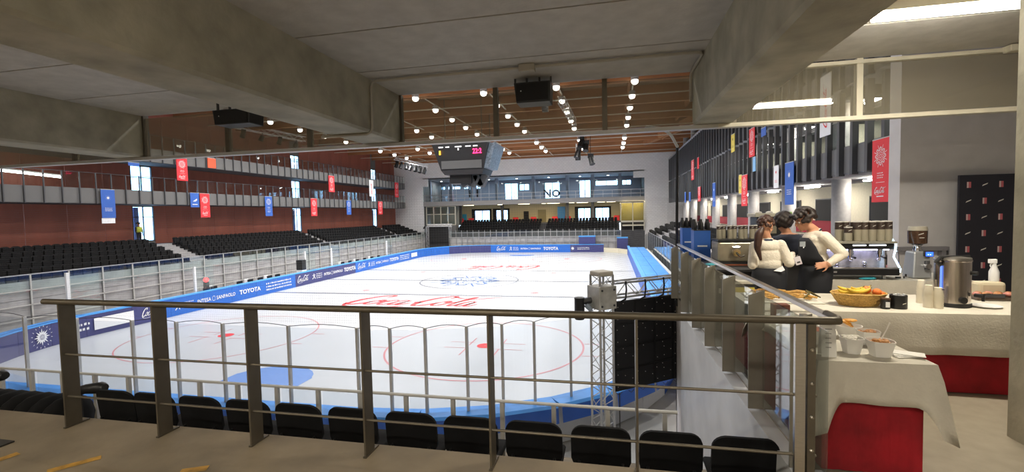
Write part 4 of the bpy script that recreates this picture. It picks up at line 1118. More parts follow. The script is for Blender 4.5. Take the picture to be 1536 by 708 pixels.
slab_speaker(770, 826, 106, 151, 6.2, 'big black speaker in a hanging frame under the middle of the slab edge')
slab_speaker(317, 375, 152, 184, 6.0, 'wide black speaker under the slab left of the big concrete beam')
# tube lights under the concourse ceiling (one seen, others behind the viewpoint)
def tube(x0, x1, y, z, lab):
    t = thing('tube_light', lab, 'tube light', ((x0+x1)/2, y, z), 'tube lights under the concourse slab'); w = (x1-x0)/2
    P(-w, w, -.06, .06, .04, .12).build('housing', CREAM_FR, t); MB().tube((-w+.02, 0, .0), (w-.02, 0, .0), .035, 10).build('tube', TUBEM, t)
    l = bpy.data.lights.new('tube', 'AREA'); l.shape = 'RECTANGLE'; l.size = 2*w; l.size_y = .08; l.energy = TUBE_W; l.color = (1, .91, .74)
    o = bpy.data.objects.new('tube_lamp', l); COL.objects.link(o); o.parent = t; o.location = (0, 0, -.045)
a, b = aZ(1305, 28, 3.46), aZ(1527, 11, 3.46); tube(a.x, b.x, a.y, 3.46, 'bright white tube light at the top right under the slab')
for x, y, w_ in ((2.9, -3, 'at the far back of the bar side'), (-1, -1.4, 'just behind the viewpoint'), (-6, -1.4, 'behind and left of the viewpoint'), (-11, -1.4, 'farthest left behind the viewpoint'), (-1, -5, 'well behind the viewpoint'), (-6, -5, 'well behind and left of the viewpoint')):
    tube(x-.65, x+.65, y, 3.46, 'white tube light under the slab '+w_)

# ---- front railing
fr_ = thing('railing', 'steel railing of flat posts with round top rail in front of the seats', 'railing')
for u, v in ((105, 640), (240, 655), (389, 662), (557, 678), (743, 692), (955, 705)):
    x = aZ(u, v, 0).x if u < 900 else .15
    P(x-.007, x+.007, 2.97, 3.095, 0, 1.07).build('post', STEEL_P, fr_); P(x-.012, x+.012, 2.96, 3.15, 0, .012).build('foot_plate', STEEL_P, fr_)
P(1.055, 1.11, 2.97, 3.0, 0, 1.07).build('post', STEEL, fr_); P(1.118, 1.16, 2.96, 3.03, 0, 1.07).build('post', STEEL_P, fr_)
for k in range(5): MB().sphere((1.139, 2.955, .12+.2*k), .012, n=5, m=8).build('bolt', STEEL, fr_)
MB().path([(-4.78, 3, 1.085), (-4.70, 3, 1.085), (1.24, 3, 1.085), (1.295, 3.01, 1.085), (1.31, 3.06, 1.085), (1.31, 3.2, 1.085)], .024, 10).build('top_rail', STEEL_P, fr_, smooth=True)
for z in (.635, .27): MB().tube((-4.58, 3, z), (1.18, 3, z), .0095, 8).build('rail', STEEL_P, fr_, smooth=True)
bs = thing('glass_balustrade', 'glass balustrade with broad steel plates and flat rail beside the bar terrace', 'balustrade')
ys = [3.36, 4.32, 5.28, 6.24, 7.20, 8.3, 9.6]
PLT = M('plate_steel', (.36, .335, .28), .42, metal=.7, var=.08, scale=5)
for y in ys:
    B = MB(); B.prism([(1.16, 0), (1.29, 0), (1.29, 1.05), (1.16, 1.0)], lambda x, z, t: Vector((x, t, z)), y-.006, y+.006); B.build('plate', PLT, bs)
    P(1.25, 1.29, y, y+.10, 0, 1.03).build('flange', PLT, bs)
for a, b in zip([3.06]+ys[:-1], ys): P(1.27, 1.28, a+.03, b-.02, .03, 1.0).build('glass_pane', GLASSR, bs)
P(1.285, 1.34, 3.06, 9.75, 1.055, 1.085).build('flat_rail', STEEL, bs, bevel=.004)

# ---- row of seats below the railing
def near_seat():
    t = thing('stadium_seat', None, 'seat', (0, 0, -.85), 'black seats in the row below the railing')
    prof = []
    w, h = .235, .36; pts = []
    for a in range(0, 7): pts.append((w-.12+.12*math.cos(R(15*a)), .71+.09+0+.12*math.sin(R(15*a))))
    out = [(.205, .55), (w, .62)]+pts+[(-x, z) for x, z in reversed(pts)]+[(-w, .62), (-.205, .55)]
    vs = []; fs = []; n = len(out)
    def cur(x, z, o): return (x, o+.10*(x/w)**2*-.0+.05*(1-(x/w)**2)*-1+.12*(.9-z), z)
    cx = [(0, .62), (0, .80)]
    for o in (0, .028):
        for s in (1, .6, .2):
            for x, z in out: vs.append(cur(x*s, .72+(z-.72)*s, o))
    for L in range(2):
        b = L*3*n
        for s in range(2):
            for i in range(n):
                j = (i+1) % n; fs.append((b+s*n+i, b+s*n+j, b+(s+1)*n+j, b+(s+1)*n+i))
        fs.append(tuple(b+2*n+i for i in range(n)))
    for i in range(n): fs.append((i, (i+1) % n, 3*n+(i+1) % n, 3*n+i))
    B = MB().add(vs, fs); B.build('backrest', SEATM, t, smooth=True)
    B = MB(); B.prism([(-.2, .43), (.2, .43), (.22, .47), (.2, .49), (-.2, .49), (-.22, .47)], lambda x, z, y: Vector((x, y, z)), .10, .50); B.build('seat', SEATM, t, bevel=.012)
    for s in (-.17, .17):
        MB().path([(s, .0, .62), (s, .04, .5), (s, .10, .42), (s, .2, .40)], .014, 6).build('bracket', BLACK, t)
    P(-.04, .04, -.06, .06, 0, .40).build('pedestal', BLACK, t, bevel=.01)
    P(-.28, .28, -.02, .03, .36, .41).build('crossbar', DGREY, t)
    return t
sp = near_seat()
sxs = [-4.93, -4.45, -3.91, -3.37, -2.83, -2.28, -1.72, -1.18, -.64, -.10, .43, .96]
for i, x in enumerate(sxs):
    o = sp if i == 0 else dup(sp)
    o.location = (x, 3.62, -.85); o['label'] = 'black plastic seat in the row below the railing, %s from the left' % NUMW[i]
    for ch in o.children: pass
# seat shells nested in a row, lower left
for k in range(9):
    x = -7.35+.2*k
    t = thing('stacked_seat_shell', 'black seat shell lying in the nested row at the lower left, %s from the left' % NUMW[k], 'seat', (x, 3.75, -.85), 'nested black seat shells')
    B = MB(); B.sphere((0, 0, .50), .12, .27, .25, 8, 12); B.build('shell', SEATM, t, smooth=True); P(-.1, .1, -.2, .2, 0, .42).build('bracket', BLACK, t)
for x, y, w_ in ((-6.6, 3.65, 0), (-5.38, 3.75, 1)):
    t = thing('seat_arm', 'rounded black arm at the %s of the nested seat shells' % ('left' if w_ == 0 else 'right end'), 'seat arm', (x, y, -.85)); MB().path([(-.35, 0, .76+.1*(1-w_)), (-.1, 0, .84+.1*(1-w_)), (.12, 0, .87+.1*(1-w_)), (.17, 0, .87+.1*(1-w_))], [.05, .05, .06, .04], 10).build('arm', BLACK, t, smooth=True)
    P(-.3, -.2, -.04, .04, 0, .78).build('support', BLACK, t)
# ---- guard rail with glass in front of the seats
gr = thing('guard_rail', 'low guard rail with slim posts and glass in front of the seat row', 'railing')
MB().tube((-12, 4.7, -.245), (.62, 4.7, -.245), .018, 8).build('top_rail', ALU_D, gr, smooth=True)
for k in range(23):
    x = .5-.553*k; P(x-.022, x+.022, 4.68, 4.72, -.85, -.26).build('post', ALU_D, gr)
    P(x-.53, x-.025, 4.745, 4.755, -.83, -.29).build('glass_pane', GLASSB, gr)
# ---- truss tower with head block, cross truss, screen seen from behind
TX, TY = -.19, 8.95
SD = Vector((.79, .613, 0)).normalized(); SN = Vector((-SD.y, SD.x, 0))
tt = thing('truss_tower', 'aluminium truss tower with square head block holding the back of a black screen', 'truss tower', (0, 0, 0))
truss(MB(), (TX, TY, -4.28), (TX, TY, .56), .30, .024, .009, .22, 8, upv=SD).build('mast', ALU, tt)
hb = MB(); mt_ = Matrix.Translation((TX, TY, .13)) @ Matrix.Rotation(math.atan2(SD.y, SD.x), 4, 'Z')
hb.box(-.2, .2, -.2, .2, -.22, .22, mt_); hb.build('head_block', M('sleeve_block', (.50, .49, .45), .45, metal=.5, var=.15), tt, bevel=.012)
for a in (-.14, .14):
    for b in (-.15, .15): MB().sphere(mt_ @ Vector((a, -.205, b)), .022, n=5, m=8).build('bolt', DARK, tt)
cp = MB(); cp.box(-.165, .165, -.165, .165, .40, .50, mt_); cp.build('top_cap', M('cap_beige', (.45, .41, .34), .6), tt, bevel=.03)
t = thing('chain_hoist', 'black chain bag and hoist hanging on the left of the truss head', 'hoist', (TX-.42, TY-.1, 0))
MB().lathe([(.085, -.42), (.10, -.40), (.095, -.05), (.10, 0), (.08, .01)], (0, 0, .12), 14).build('chain_bag', BLACK, t, smooth=True)
MB().tube((0, 0, .03), (.25, .06, .07), .06, 10).build('motor', BLACK, t); MB().tube((.12, .02, -.02), (.22, .04, -.12), .05, 10).build('hoist_body', M('hoist_blue_grey', (.25, .30, .38), .4), t)
p0 = Vector((TX, TY, .24))+SD*.2; p1 = p0+SD*3.3
ct = thing('cross_truss', 'horizontal aluminium truss carrying the black screen, running right from the tower', 'truss', (0, 0, 0))
truss(MB(), p0, p1, .28, .022, .010, .28, 8).build('chords', ALU, ct)
for k in range(6):
    c = p0+SD*(.25+.48*k); MB().path([c+Vector((0, 0, .17))+SN*-.16, c+SN*-.18, c+Vector((0, 0, -.18))+SN*-.15, c+Vector((0, 0, -.26))], .018, 6).build('strap', BLACK, ct)
led = thing('screen_back', 'black back of a large screen hanging from the cross truss beside the terrace', 'screen', (0, 0, 0))
mL = Matrix(((SD.x, SN.x, 0, TX+SD.x*.26), (SD.y, SN.y, 0, TY+SD.y*.26), (0, 0, 1, 0), (0, 0, 0, 1)))
PW, PH = .5, .445
for i in range(6):
    for j in range(4):
        B = MB(); B.box(i*PW+.004, (i+1)*PW-.004, -.04, .04, -1.78+j*PH+.004, -1.78+(j+1)*PH-.004, mL)
        B.box(i*PW+.03, (i+1)*PW-.03, -.055, -.04, -1.78+j*PH+.03, -1.78+(j+1)*PH-.03, mL); B.build('cabinet', BLACKM, led)
B = MB(); random.seed(3)
for i in range(6):
    for j in range(4):
        for a, b in ((.06, .1), (.06, .34), (.25, .3), (.25, .12), (.43, .22), (.2, .4)):
            if random.random() < .8:
                c = mL @ Vector((i*PW+a+random.uniform(-.01, .01), -.065, -1.78+j*PH+b)); B.sphere(c, .009, n=4, m=6)
stuff(B.build('latch_rivets', M('latch_silver', (.55, .5, .5), .4), led))
for k in range(10):
    c = mL @ Vector((.1+.3*k, -.05, -1.80)); MB().path([c+SD*-.07, c+Vector((0, 0, -.05)), c+SD*.07], .006, 5).build('cable_loop', BLACK, led)
o = MB().tube(mL @ Vector((.08, -.08, -1.8)), mL @ Vector((.08, -.08, -4.25)), .012, 6).build('cable', BLACK); tag(o, 'thin black cable hanging from the screen to the floor below', 'cable')

# ============================================================ the bar terrace
def cloth(name, lab, x0, x1, y0, y1, zt, dropf, parent=None, wav=.012, seed=0, corner=.0, out=.0, n=14, mat=None):
    """tablecloth: flat top with hanging sides, dropf(side) gives hang length for 'f','r','b','l'"""
    rnd = random.Random(seed); per = []
    def edge(ax, ay, bx, by, side, nx, ny, m):
        for k in range(m):
            t = k/m; per.append((ax+(bx-ax)*t, ay+(by-ay)*t, side, nx, ny, t))
    edge(x0, y0, x1, y0, 'f', 0, -1, n); edge(x1, y0, x1, y1, 'r', 1, 0, n); edge(x1, y1, x0, y1, 'b', 0, 1, n); edge(x0, y1, x0, y0, 'l', -1, 0, n)
    N = len(per); vs = []; fs = []
    rows = 5
    for j in range(rows+1):
        s = j/rows
        for i, (x, y, sd, nx, ny, t) in enumerate(per):
            d0 = dropf(sd)
            cdist = min(t, 1-t); L = (x1-x0) if sd in 'fb' else (y1-y0)
            cf = max(0, 1-cdist*L/.13) if corner else 0
            if t == 0:   # corner point: outward diagonal
                pv = per[i-1]; nx, ny = (nx+pv[3])*.7, (ny+pv[4])*.7; cf = 1 if corner else 0
                d0 = max(dropf(sd), dropf(pv[2]))
            d = d0+corner*cf*cf
            o = .012+s*(.02+wav*(math.sin((x*nx*nx+y*ny*ny+x*ny*ny+y*nx*nx)*11+seed)+.5*math.sin((x-y)*23+seed))+out*cf) if s > 0 else 0
            vs.append((x+nx*o, y+ny*o, zt-d*s-(0 if s == 0 else .004)))
    for j in range(rows):
        for i in range(N):
            a = (i+1) % N; fs.append((j*N+i, j*N+a, (j+1)*N+a, (j+1)*N+i))
    fs.append(tuple(range(N)))
    B = MB().add(vs, fs); o = B.build(name, mat or CLOTH, parent, smooth=True)
    if lab: tag(o, lab, 'tablecloth')
    sol = o.modifiers.new('thick', 'SOLIDIFY'); sol.thickness = .002
    return o
def skirt_table(name, lab, x0, x1, y0, y1, zt, folds=True):
    t = thing(name, lab, 'table', ((x0+x1)/2, (y0+y1)/2, 0)); cx, cy = (x0+x1)/2, (y0+y1)/2
    P(x0-cx, x1-cx, y0-cy, y1-cy, zt-.035, zt-.008).build('table_top', OFFW, t)
    per = []
    ins = .03; m = 46
    pts_ = [(x0+ins, y0+ins), (x1-ins, y0+ins), (x1-ins, y1-ins), (x0+ins, y1-ins)]
    ring_ = []
    for k in range(4):
        a, b = pts_[k], pts_[(k+1) % 4]
        for i in range(m):
            q = i/m; nx, ny = [(0, -1), (1, 0), (0, 1), (-1, 0)][k]; w = .0022*math.sin(i*.55+k)+.0012*math.sin(i*1.3)
            ring_.append((a[0]+(b[0]-a[0])*q+nx*w-cx, a[1]+(b[1]-a[1])*q+ny*w-cy))
    N = len(ring_); vs = [(x, y, zt-.04) for x, y in ring_]+[(x*1.004, y*1.004, .012) for x, y in ring_]
    MB().add(vs, [(i, (i+1) % N, N+(i+1) % N, N+i) for i in range(N)]).build('skirt', REDC, t, smooth=True)
    for a in (x0+.08-cx, x1-.08-cx):
        for b in (y0+.08-cy, y1-.08-cy): MB().tube((a, b, 0), (a, b, zt-.035), .018, 8).build('leg', ALU_D, t)
    return t
ZT = .75
skirt_table('side_table', 'small serving table with red skirt standing against the corner of the railing', 1.325, 1.96, 3.33, 4.80, ZT)
cloth('tablecloth', 'white cloth with hanging pointed corners on the small table by the railing', 1.315, 1.98, 3.315, 4.82, ZT+.004, lambda s: {'f': .26, 'r': .24, 'b': .02, 'l': .05}[s], corner=.22, out=.07, seed=2, n=44)
skirt_table('buffet_table', 'long serving table with red skirt in front of the two baristas', 1.40, 4.3, 4.93, 5.92, ZT)
cloth('tablecloth', 'white cloth on the long table under the fruit basket and steel urn', 1.385, 4.32, 4.91, 5.94, ZT+.004, lambda s: {'f': .37, 'r': .37, 'b': .30, 'l': .2}[s], wav=.010, seed=5, n=40)
skirt_table('back_table', 'back table carrying the right hand coffee machine and the grinder', 2.66, 4.6, 7.05, 7.85, ZT)
cloth('tablecloth', 'white cloth on the back table under the right hand coffee machine', 2.64, 4.62, 7.03, 7.87, ZT+.004, lambda s: .5, wav=.02, seed=9, n=30)

def pos(u, v, z=ZT+.006): return aZ(u, v, z)
# menu card
p = pos(1238, 546, ZT+.006); 
t = thing('menu_card', 'white upright folded card with printed lines on the small table by the railing', 'card', (aY(1241, 520, 3.42).x, 3.42, ZT+.006))
MB().add([(-.045, -.03, 0), (.045, -.03, 0), (.045, 0, .27), (-.045, 0, .27), (-.045, .035, 0), (.045, .035, 0)], [(0, 1, 2, 3), (4, 5, 2, 3)]).build('card', M('card_white', (.8, .78, .74), .6), t).modifiers.new('s', 'SOLIDIFY').thickness = .001
for k in range(7):
    w = .03+.02*random.random(); f = (k+1)/9
    me = bpy.data.meshes.new('printed_line'); z = .27*(1-f); y = -.03*(1-z/.27)-.0025
    me.from_pydata([(-.02, y, z), (-.02+w, y, z), (-.02+w, y+.0008, z+.007), (-.02, y+.0008, z+.007)], [], [(0, 1, 2, 3)]); link('printed_line', me, M('print_grey', (.35, .33, .32), .7), t)
# grey tub behind the card
t = thing('serving_tub', 'grey white tub behind the menu card on the small table', 'tub', (aY(1222, 500, 3.75).x+.02, 3.75, ZT+.006)); MB().lathe([(.065, 0), (.085, .10), (.08, .10), (.06, .01)], n=20).build('tub', OFFW, t, smooth=True)
MB().lathe([(.0, .105), (.078, .10), (.078, .095)], n=16).build('filling', M('jam_red', (.35, .07, .03), .5, var=.4, scale=60), t, smooth=True)
# bowls
def bowl(u, v, Y, r, h, lab, top, fill, spoon=False, square=True):
    c = aY(u, v, Y); t = thing('paper_bowl', lab, 'bowl', (c.x, Y, ZT+.006), 'white bowls on the small table'); n = 24
    B = MB(); prof = [(r*.68, 0), (r, h), (r*.95, h), (r*.64, .01)]
    vs = []; fs = []
    for q, z in prof:
        for k in range(n):
            a = 2*math.pi*k/n; e = 1/max(abs(math.cos(a)), abs(math.sin(a)))**.35 if square else 1
            vs.append((q*math.cos(a)*e, q*math.sin(a)*e, z))
    for i in range(3):
        for k in range(n): fs.append((i*n+k, i*n+(k+1) % n, (i+1)*n+(k+1) % n, (i+1)*n+k))
    fs.append(tuple(range(n))); fs.append(tuple(3*n+k for k in range(n)))
    B.add(vs, fs).build('bowl', M('bowl_white', (.78, .76, .72), .5), t, smooth=True)
    B = MB(); rnd = random.Random(int(u))
    for k in range(26):
        a = rnd.uniform(0, 6.28); q = rnd.uniform(0, r*.78); B.sphere((q*math.cos(a), q*math.sin(a), h*.88+rnd.uniform(0, .014)), .016, .014, .009, 5, 7)
    B.lathe([(r*.86, h*.84), (.001, h*.86)], n=16)
    stuff(B.build('filling', fill, t, smooth=True))
    if spoon:
        MB().path([(0, 0, h*.9), (.05, .03, h+.06), (.075, .04, h+.11)], [.006, .004, .005], 6).build('spoon', OFFW, t, smooth=True)
    return t
FILLA = M('nuts_brown', (.50, .24, .08), .6, var=.4, scale=70); FILLB = M('cream_yogurt', (.70, .66, .58), .5, var=.1); FILLC = M('granola', (.40, .18, .06), .7, var=.5, scale=70)
bowl(1277, 520, 3.52, .068, .105, 'white bowl of pale cream behind the menu card', 0, FILLB)
bowl(1320, 520, 3.47, .078, .105, 'white bowl with brown topping and a spoon standing in it', 0, FILLA, True)
bowl(1302, 505, 3.75, .07, .10, 'white bowl of brown granola behind the bowl with the spoon', 0, FILLC)
# orange crisps pile
for k, (u, v, lab) in enumerate(((1270, 492, 'topmost'), (1262, 498, 'left'), (1266, 505, 'lowest'))):
    c = aY(u, v, 3.95); t = MB(); t.sphere((0, 0, 0), .05, .035, .012, 8, 14, Matrix.Rotation(.3*k, 4, 'Y').to_3x3()); o = t.build('orange_slice', M('orange_food', (.85, .36, .05), .5, var=.3, scale=30), None, smooth=True, loc=(c.x+.02, 3.95, ZT+.11+.012*(2-k)))
    tag(o, '%s orange slice piled behind the white bowls' % lab, 'food', 'orange slices on the small table')
o = MB().lathe([(.06, 0), (.09, .09), (.085, .09), (.05, .006)], n=20).build('slice_dish', M('bowl_white', (.78, .76, .72), .5), None, smooth=True, loc=(aY(1268, 500, 3.95).x+.02, 3.95, ZT+.006)); tag(o, 'white dish holding the orange slices on the small table', 'dish')
# napkins
for k in range(3):
    c = pos(1365, 535); B = MB(); B.box(-.085, .085, -.05, .05, 0, .005, Matrix.Translation((c.x-.02+.01*k, c.y+.02, ZT+.007+.006*k)) @ Matrix.Rotation(.25-.35*k, 4, 'Z')); o = B.build('paper_napkin', M('napkin_white', (.82, .80, .76), .8), None); tag(o, 'folded white napkin at the right edge of the small table, %s of three' % ['bottom', 'middle', 'top'][k], 'napkin', 'napkins on the small table')

# ---- things on the long table
# fruit basket
c = pos(1300, 462); bx, by = c.x, c.y+.16
t = thing('fruit_basket', 'woven straw basket with bananas and oranges on the long table', 'basket', (bx, by, ZT+.006))
WIC = M('wicker', (.55, .34, .10), .7, var=.35, scale=60, stretch=(1, 1, 3))
for k in range(9):
    f = k/8; a_, b_ = .17+.07*f, .11+.05*f; z = .008+.115*f
    q = [(a_*math.cos(i*math.pi/12), b_*math.sin(i*math.pi/12), z+.003*math.sin(i*3+k)) for i in range(25)]
    MB().path(q, .0085, 5).build('wicker_strand', WIC, t, smooth=True)
for i in range(24):
    a = i*math.pi/12; MB().path([(.165*math.cos(a), .105*math.sin(a), .0), (.205*math.cos(a), .135*math.sin(a), .06), (.243*math.cos(a), .163*math.sin(a), .125)], .005, 4).build('wicker_stake', WIC, t)
MB().lathe([(.001, .004), (.16, .004)], n=24).build('bottom', WIC, t).scale = (1, .65, 1)
YELB = M('banana_yellow', (.72, .50, .06), .5, var=.2, scale=14)
for k, (x, y, z, rz, lab) in enumerate(((-.10, -.03, .13, .2, 'leftmost'), (-.06, .03, .15, -.15, 'hindmost'), (-.02, -.05, .145, .1, 'front'), (.02, .0, .155, .35, 'upper right'))):
    m2 = Matrix.Translation((bx+x, by+y, ZT+z)) @ Matrix.Rotation(rz, 4, 'Z')
    q = [m2 @ Vector((.12*math.sin(s), 0, .055*(1-math.cos(s))*1.2)) for s in [(-1.1+2.2*i/8) for i in range(9)]]
    o = thing('banana', '%s banana in the straw basket' % lab, 'banana', (0, 0, 0), 'bananas in the basket'); MB().path(q, [.007, .014, .018, .020, .020, .020, .018, .014, .006], 8).build('skin', YELB, o, smooth=True)
    MB().tube(q[-1], q[-1]+(q[-1]-q[-2])*.7, .005, 6).build('stem', M('banana_stem', (.2, .16, .03), .6), o)
for x, y, z, r, lab in ((.085, .03, .145, .042, 'left'), (.155, -.02, .13, .04, 'middle'), (.20, .01, .10, .042, 'right')):
    o = MB().sphere((bx+x, by+y, ZT+z+.01), r, r, r*.95, 10, 14).build('orange', M('orange_peel', (.85, .20, .03), .45, var=.1, scale=60, bump=.4), None, smooth=True); tag(o, '%s orange in the straw basket' % lab, 'orange', 'oranges in the basket')
# jar and black holder
c = pos(1323, 461); t = thing('candle_jar', 'small black jar with a white label beside the fruit basket', 'jar', (c.x, c.y-.055, ZT+.006))
MB().lathe([(.036, 0), (.039, .005), (.039, .085), (.034, .092)], n=20).build('jar', BLACK, t, smooth=True); MB().lathe([(.040, .088), (.040, .102), (.001, .103)], n=20).build('lid', M('lid_brown', (.09, .05, .03), .5), t, smooth=True)
print_on('label', rect(1, 1.5), WHITE, t, (0, -.0395, .045), X3, Z3, -Y3, w=.036, h=.052, lift=.002)
c = pos(1353, 464); t = thing('sachet_holder', 'black cylindrical holder with white sachets and a small pale mark on the long table', 'holder', (c.x, c.y+.06, ZT+.006))
MB().lathe([(.068, 0), (.070, .006), (.070, .13), (.062, .13), (.06, .02)], n=24).build('cup', BLACK, t, smooth=True)
for k in range(5): P(-.05+.021*k, -.035+.021*k, -.02+.01*(k % 2), .0+.01*(k % 2), .05, .137+.004*(k % 3)).build('sachet', WHITE, t)
print_on('mark', ([(0, 0), (.9, .35), (1, .55), (.15, .25)], [(0, 1, 2, 3)]), OFFW, t, (.012, -.071, .055), X3, Z3, -Y3, w=.032, h=.018, lift=.003)
# paper cups stacked upside down
for k, (u, v, h) in enumerate(((1385, 455, .235), (1396, 462, .22), (1411, 463, .20))):
    c = pos(u, v); t = thing('cup_stack', 'stack of cream paper cups, %s of three beside the steel urn' % ['leftmost and tallest', 'middle', 'rightmost'][k], 'paper cups', (c.x, c.y+.035, ZT+.006), 'stacks of paper cups on the long table')
    nb_ = 6
    for i in range(nb_):
        z0 = i*(h-.09)/(nb_-1); MB().lathe([(.040, 0), (.041, .004), (.029, .088), (.001, .09)] if i == nb_-1 else [(.040, 0), (.041, .004), (.036, (h-.09)/(nb_-1)+.01)], n=18).build('paper_cup', M('cup_cream', (.74, .68, .55), .6), t, smooth=True, loc=(0, 0, z0))
    if k == 2: P(.008, .03, -.031, -.024, h-.022, h-.014).build('dark_mark', BLACK, t)
# steel urn
c = pos(1442, 462); ux, uy = c.x, c.y+.13
t = thing('water_urn', 'tall stainless steel hot drinks urn with black lid, tap and dial', 'urn', (ux, uy, ZT+.006), rz=.25)
URN = M('urn_steel', (.56, .50, .45), .22, metal=1, var=.15, scale=8, stretch=(4, 4, .4))
MB().lathe([(.135, 0), (.145, .0), (.145, .035), (.135, .04)], n=32).build('base', BLACK, t, smooth=True)
MB().lathe([(.137, .035), (.137, .44), (.142, .445), (.142, .455), (.134, .46)], n=40).build('body', URN, t, smooth=True)
lid_ = MB().lathe([(.139, .455), (.137, .475), (.06, .487), (.001, .488)], n=32).build('lid', M('urn_lid', (.35, .33, .3), .3, metal=.8), t, smooth=True)
MB().path([(-.14, -.02, .40), (-.185, -.02, .44), (-.15, -.02, .475), (.15, -.02, .485)], [.018, .022, .02, .012], 8).build('lid_handle', BLACK, lid_, smooth=True)
tp_ = MB().tube((.10, -.125, .12), (.12, -.19, .12), .018, 10).build('tap', BLACK, t); MB().tube((.118, -.185, .14), (.118, -.185, .07), .012, 8).build('tap_spout', BLACK, tp_); MB().tube((.11, -.19, .135), (.17, -.20, .14), .008, 6).build('tap_lever', BLACK, tp_)
MB().tube((-.03, -.128, .075), (-.035, -.155, .075), .032, 14).build('dial', BLACK, t); MB().tube((.10, -.10, .33), (.115, -.135, .33), .02, 10).build('gauge_knob', BLACK, t)
MB().tube((-.145, -.03, .04), (-.145, -.03, .40), .008, 8).build('sight_tube', M('sight_blue', (.1, .2, .8), .3, emit=1.0), t)
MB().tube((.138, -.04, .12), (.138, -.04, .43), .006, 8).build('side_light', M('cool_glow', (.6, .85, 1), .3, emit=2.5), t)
# plate and cakes
c = pos(1480, 461); o = MB().lathe([(.05, 0), (.12, .012), (.122, .016), (.05, .006), (.001, .006)], n=28).build('plate', M('plate_white', (.8, .78, .74), .35), None, smooth=True, loc=(c.x, c.y+.02, ZT+.006)); tag(o, 'white plate in front of the steel urn', 'plate')
c = pos(1492, 452); t = thing('cake_tray', 'dark tray of cakes at the right end of the long table', 'tray', (c.x, c.y+.12, ZT+.006)); P(-.13, .3, -.1, .1, 0, .03).build('tray', M('tray_dark', (.10, .07, .05), .4), t, bevel=.01)
P(-.12, .1, -.105, -.095, .035, .07).build('label', DARK, t)
for k in range(10): MB().sphere((-.1+.045*k, -.03+.05*(k % 2), .06), .034, .034, .022, 6, 10).build('cake', [M('cake_brown', (.42, .19, .08), .6, var=.3, scale=40), M('cake_pink', (.55, .22, .18), .6, var=.2, scale=40)][k % 3 == 0], t, smooth=True)
# tray of pastry sticks at the left end
c = aZ(1195, 458, ZT+.03); t = thing('pastry_tray', 'white tray of golden fried pastry sticks at the left end of the long table', 'tray', (1.78, 5.55, ZT+.006))
P(-.30, .36, -.30, .3, 0, .012).build('tray', M('tray_white', (.7, .68, .6), .5), t, bevel=.004)
rnd = random.Random(4)
for k in range(34):
    a = rnd.uniform(-.5, .5)-.3; x = rnd.uniform(-.2, .26); y = rnd.uniform(-.2, .2); z = .03+.035*rnd.random(); L = .08
    MB().path([(x-L*math.cos(a), y-L*math.sin(a), z), (x, y, z+.012), (x+L*math.cos(a), y+L*math.sin(a), z)], .011, 6).build('pastry_stick', M('pastry_gold', (.55, .31, .08), .6, var=.35, scale=40), t, smooth=True)
for k in range(4):
    MB().path([(.2+.03*k, -.2+.03*k, .05), (.3, -.1+.04*k, .09), (.36, -.18+.05*k, .05)], .008, 5).build('dark_garnish', M('garnish_dark', (.12, .09, .02), .6), t)
c = aY(1205, 492, 4.95); t = thing('pastry_box', 'reddish brown box standing under the end of the flat rail by the small table', 'box', (1.46, 4.45, ZT+.006)); P(-.07, .06, -.05, .05, 0, .15).build('box', M('box_red_brown', (.20, .06, .04), .6, var=.4, scale=20), t, bevel=.004); P(-.05, .04, -.053, -.05, .03, .11).build('label', OFFW, t)

# ---- right coffee machine
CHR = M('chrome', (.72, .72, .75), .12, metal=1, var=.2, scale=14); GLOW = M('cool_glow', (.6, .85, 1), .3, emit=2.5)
MXc = (aY(1210, 380, 7.2).x+aY(1343, 380, 7.2).x)/2; MW = (aY(1343, 380, 7.2).x-aY(1210, 380, 7.2).x)/2
t = thing('espresso_machine', 'wide chrome espresso machine with glowing white edges and black trim on the back table', 'coffee machine', (MXc, 7.35, ZT+.01))
for a in (-MW+.15, MW-.15):
    for b in (-.18, .18): MB().tube((a, b, 0), (a, b, .07), .025, 10).build('foot', ALU, t)
P(-MW, MW, -.28, .24, .07, .10).build('lower_frame', ALU_D, t, bevel=.01); P(-MW+.02, MW-.02, -.30, -.28, .06, .15).build('front_trim', BLACK, t, bevel=.01)
P(-MW, MW, -.28, .1, .15, .165).build('drip_tray', CHR, t); P(-MW+.03, MW-.03, .0, .22, .16, .40).build('back_panel', CHR, t)
P(-MW+.02, MW-.02, -.17, .22, .40, .48).build('upper_body', BLACK, t, bevel=.012); P(-MW, MW, -.2, .26, .48, .51).build('cup_rack', M('rack_beige', (.45, .43, .36), .4, metal=.5), t, bevel=.006)
for s in (-1, 1):
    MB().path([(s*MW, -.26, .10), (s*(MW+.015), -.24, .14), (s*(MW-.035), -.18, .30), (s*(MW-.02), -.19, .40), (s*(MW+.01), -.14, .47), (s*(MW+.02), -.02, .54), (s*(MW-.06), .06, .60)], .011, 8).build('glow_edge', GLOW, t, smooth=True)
for x in (-.34, 0.02, .38):
    MB().tube((x, -.1, .33), (x, -.1, .40), .045, 14).build('group_head', CHR, t, smooth=True); pf_ = MB().tube((x, -.1, .29), (x, -.1, .335), .036, 14).build('portafilter', CHR, t, smooth=True)
    MB().path([(x, -.13, .305), (x, -.24, .29)], [.012, .016], 8).build('portafilter_handle', BLACK, pf_, smooth=True); MB().tube((x, -.1, .25), (x, -.1, .29), .012, 8).build('spout', CHR, pf_)
for x in (-.52, .54): MB().path([(x, -.16, .40), (x, -.22, .36), (x, -.24, .22)], .007, 6).build('steam_wand', CHR, t, smooth=True)
for x0, x1 in ((-.42, -.26), (.02, .18), (.22, .42)): P(x0, x1, -.176, -.171, .45, .465).build('button_light', M('button_white', (.9, .95, 1), .4, emit=2), t)
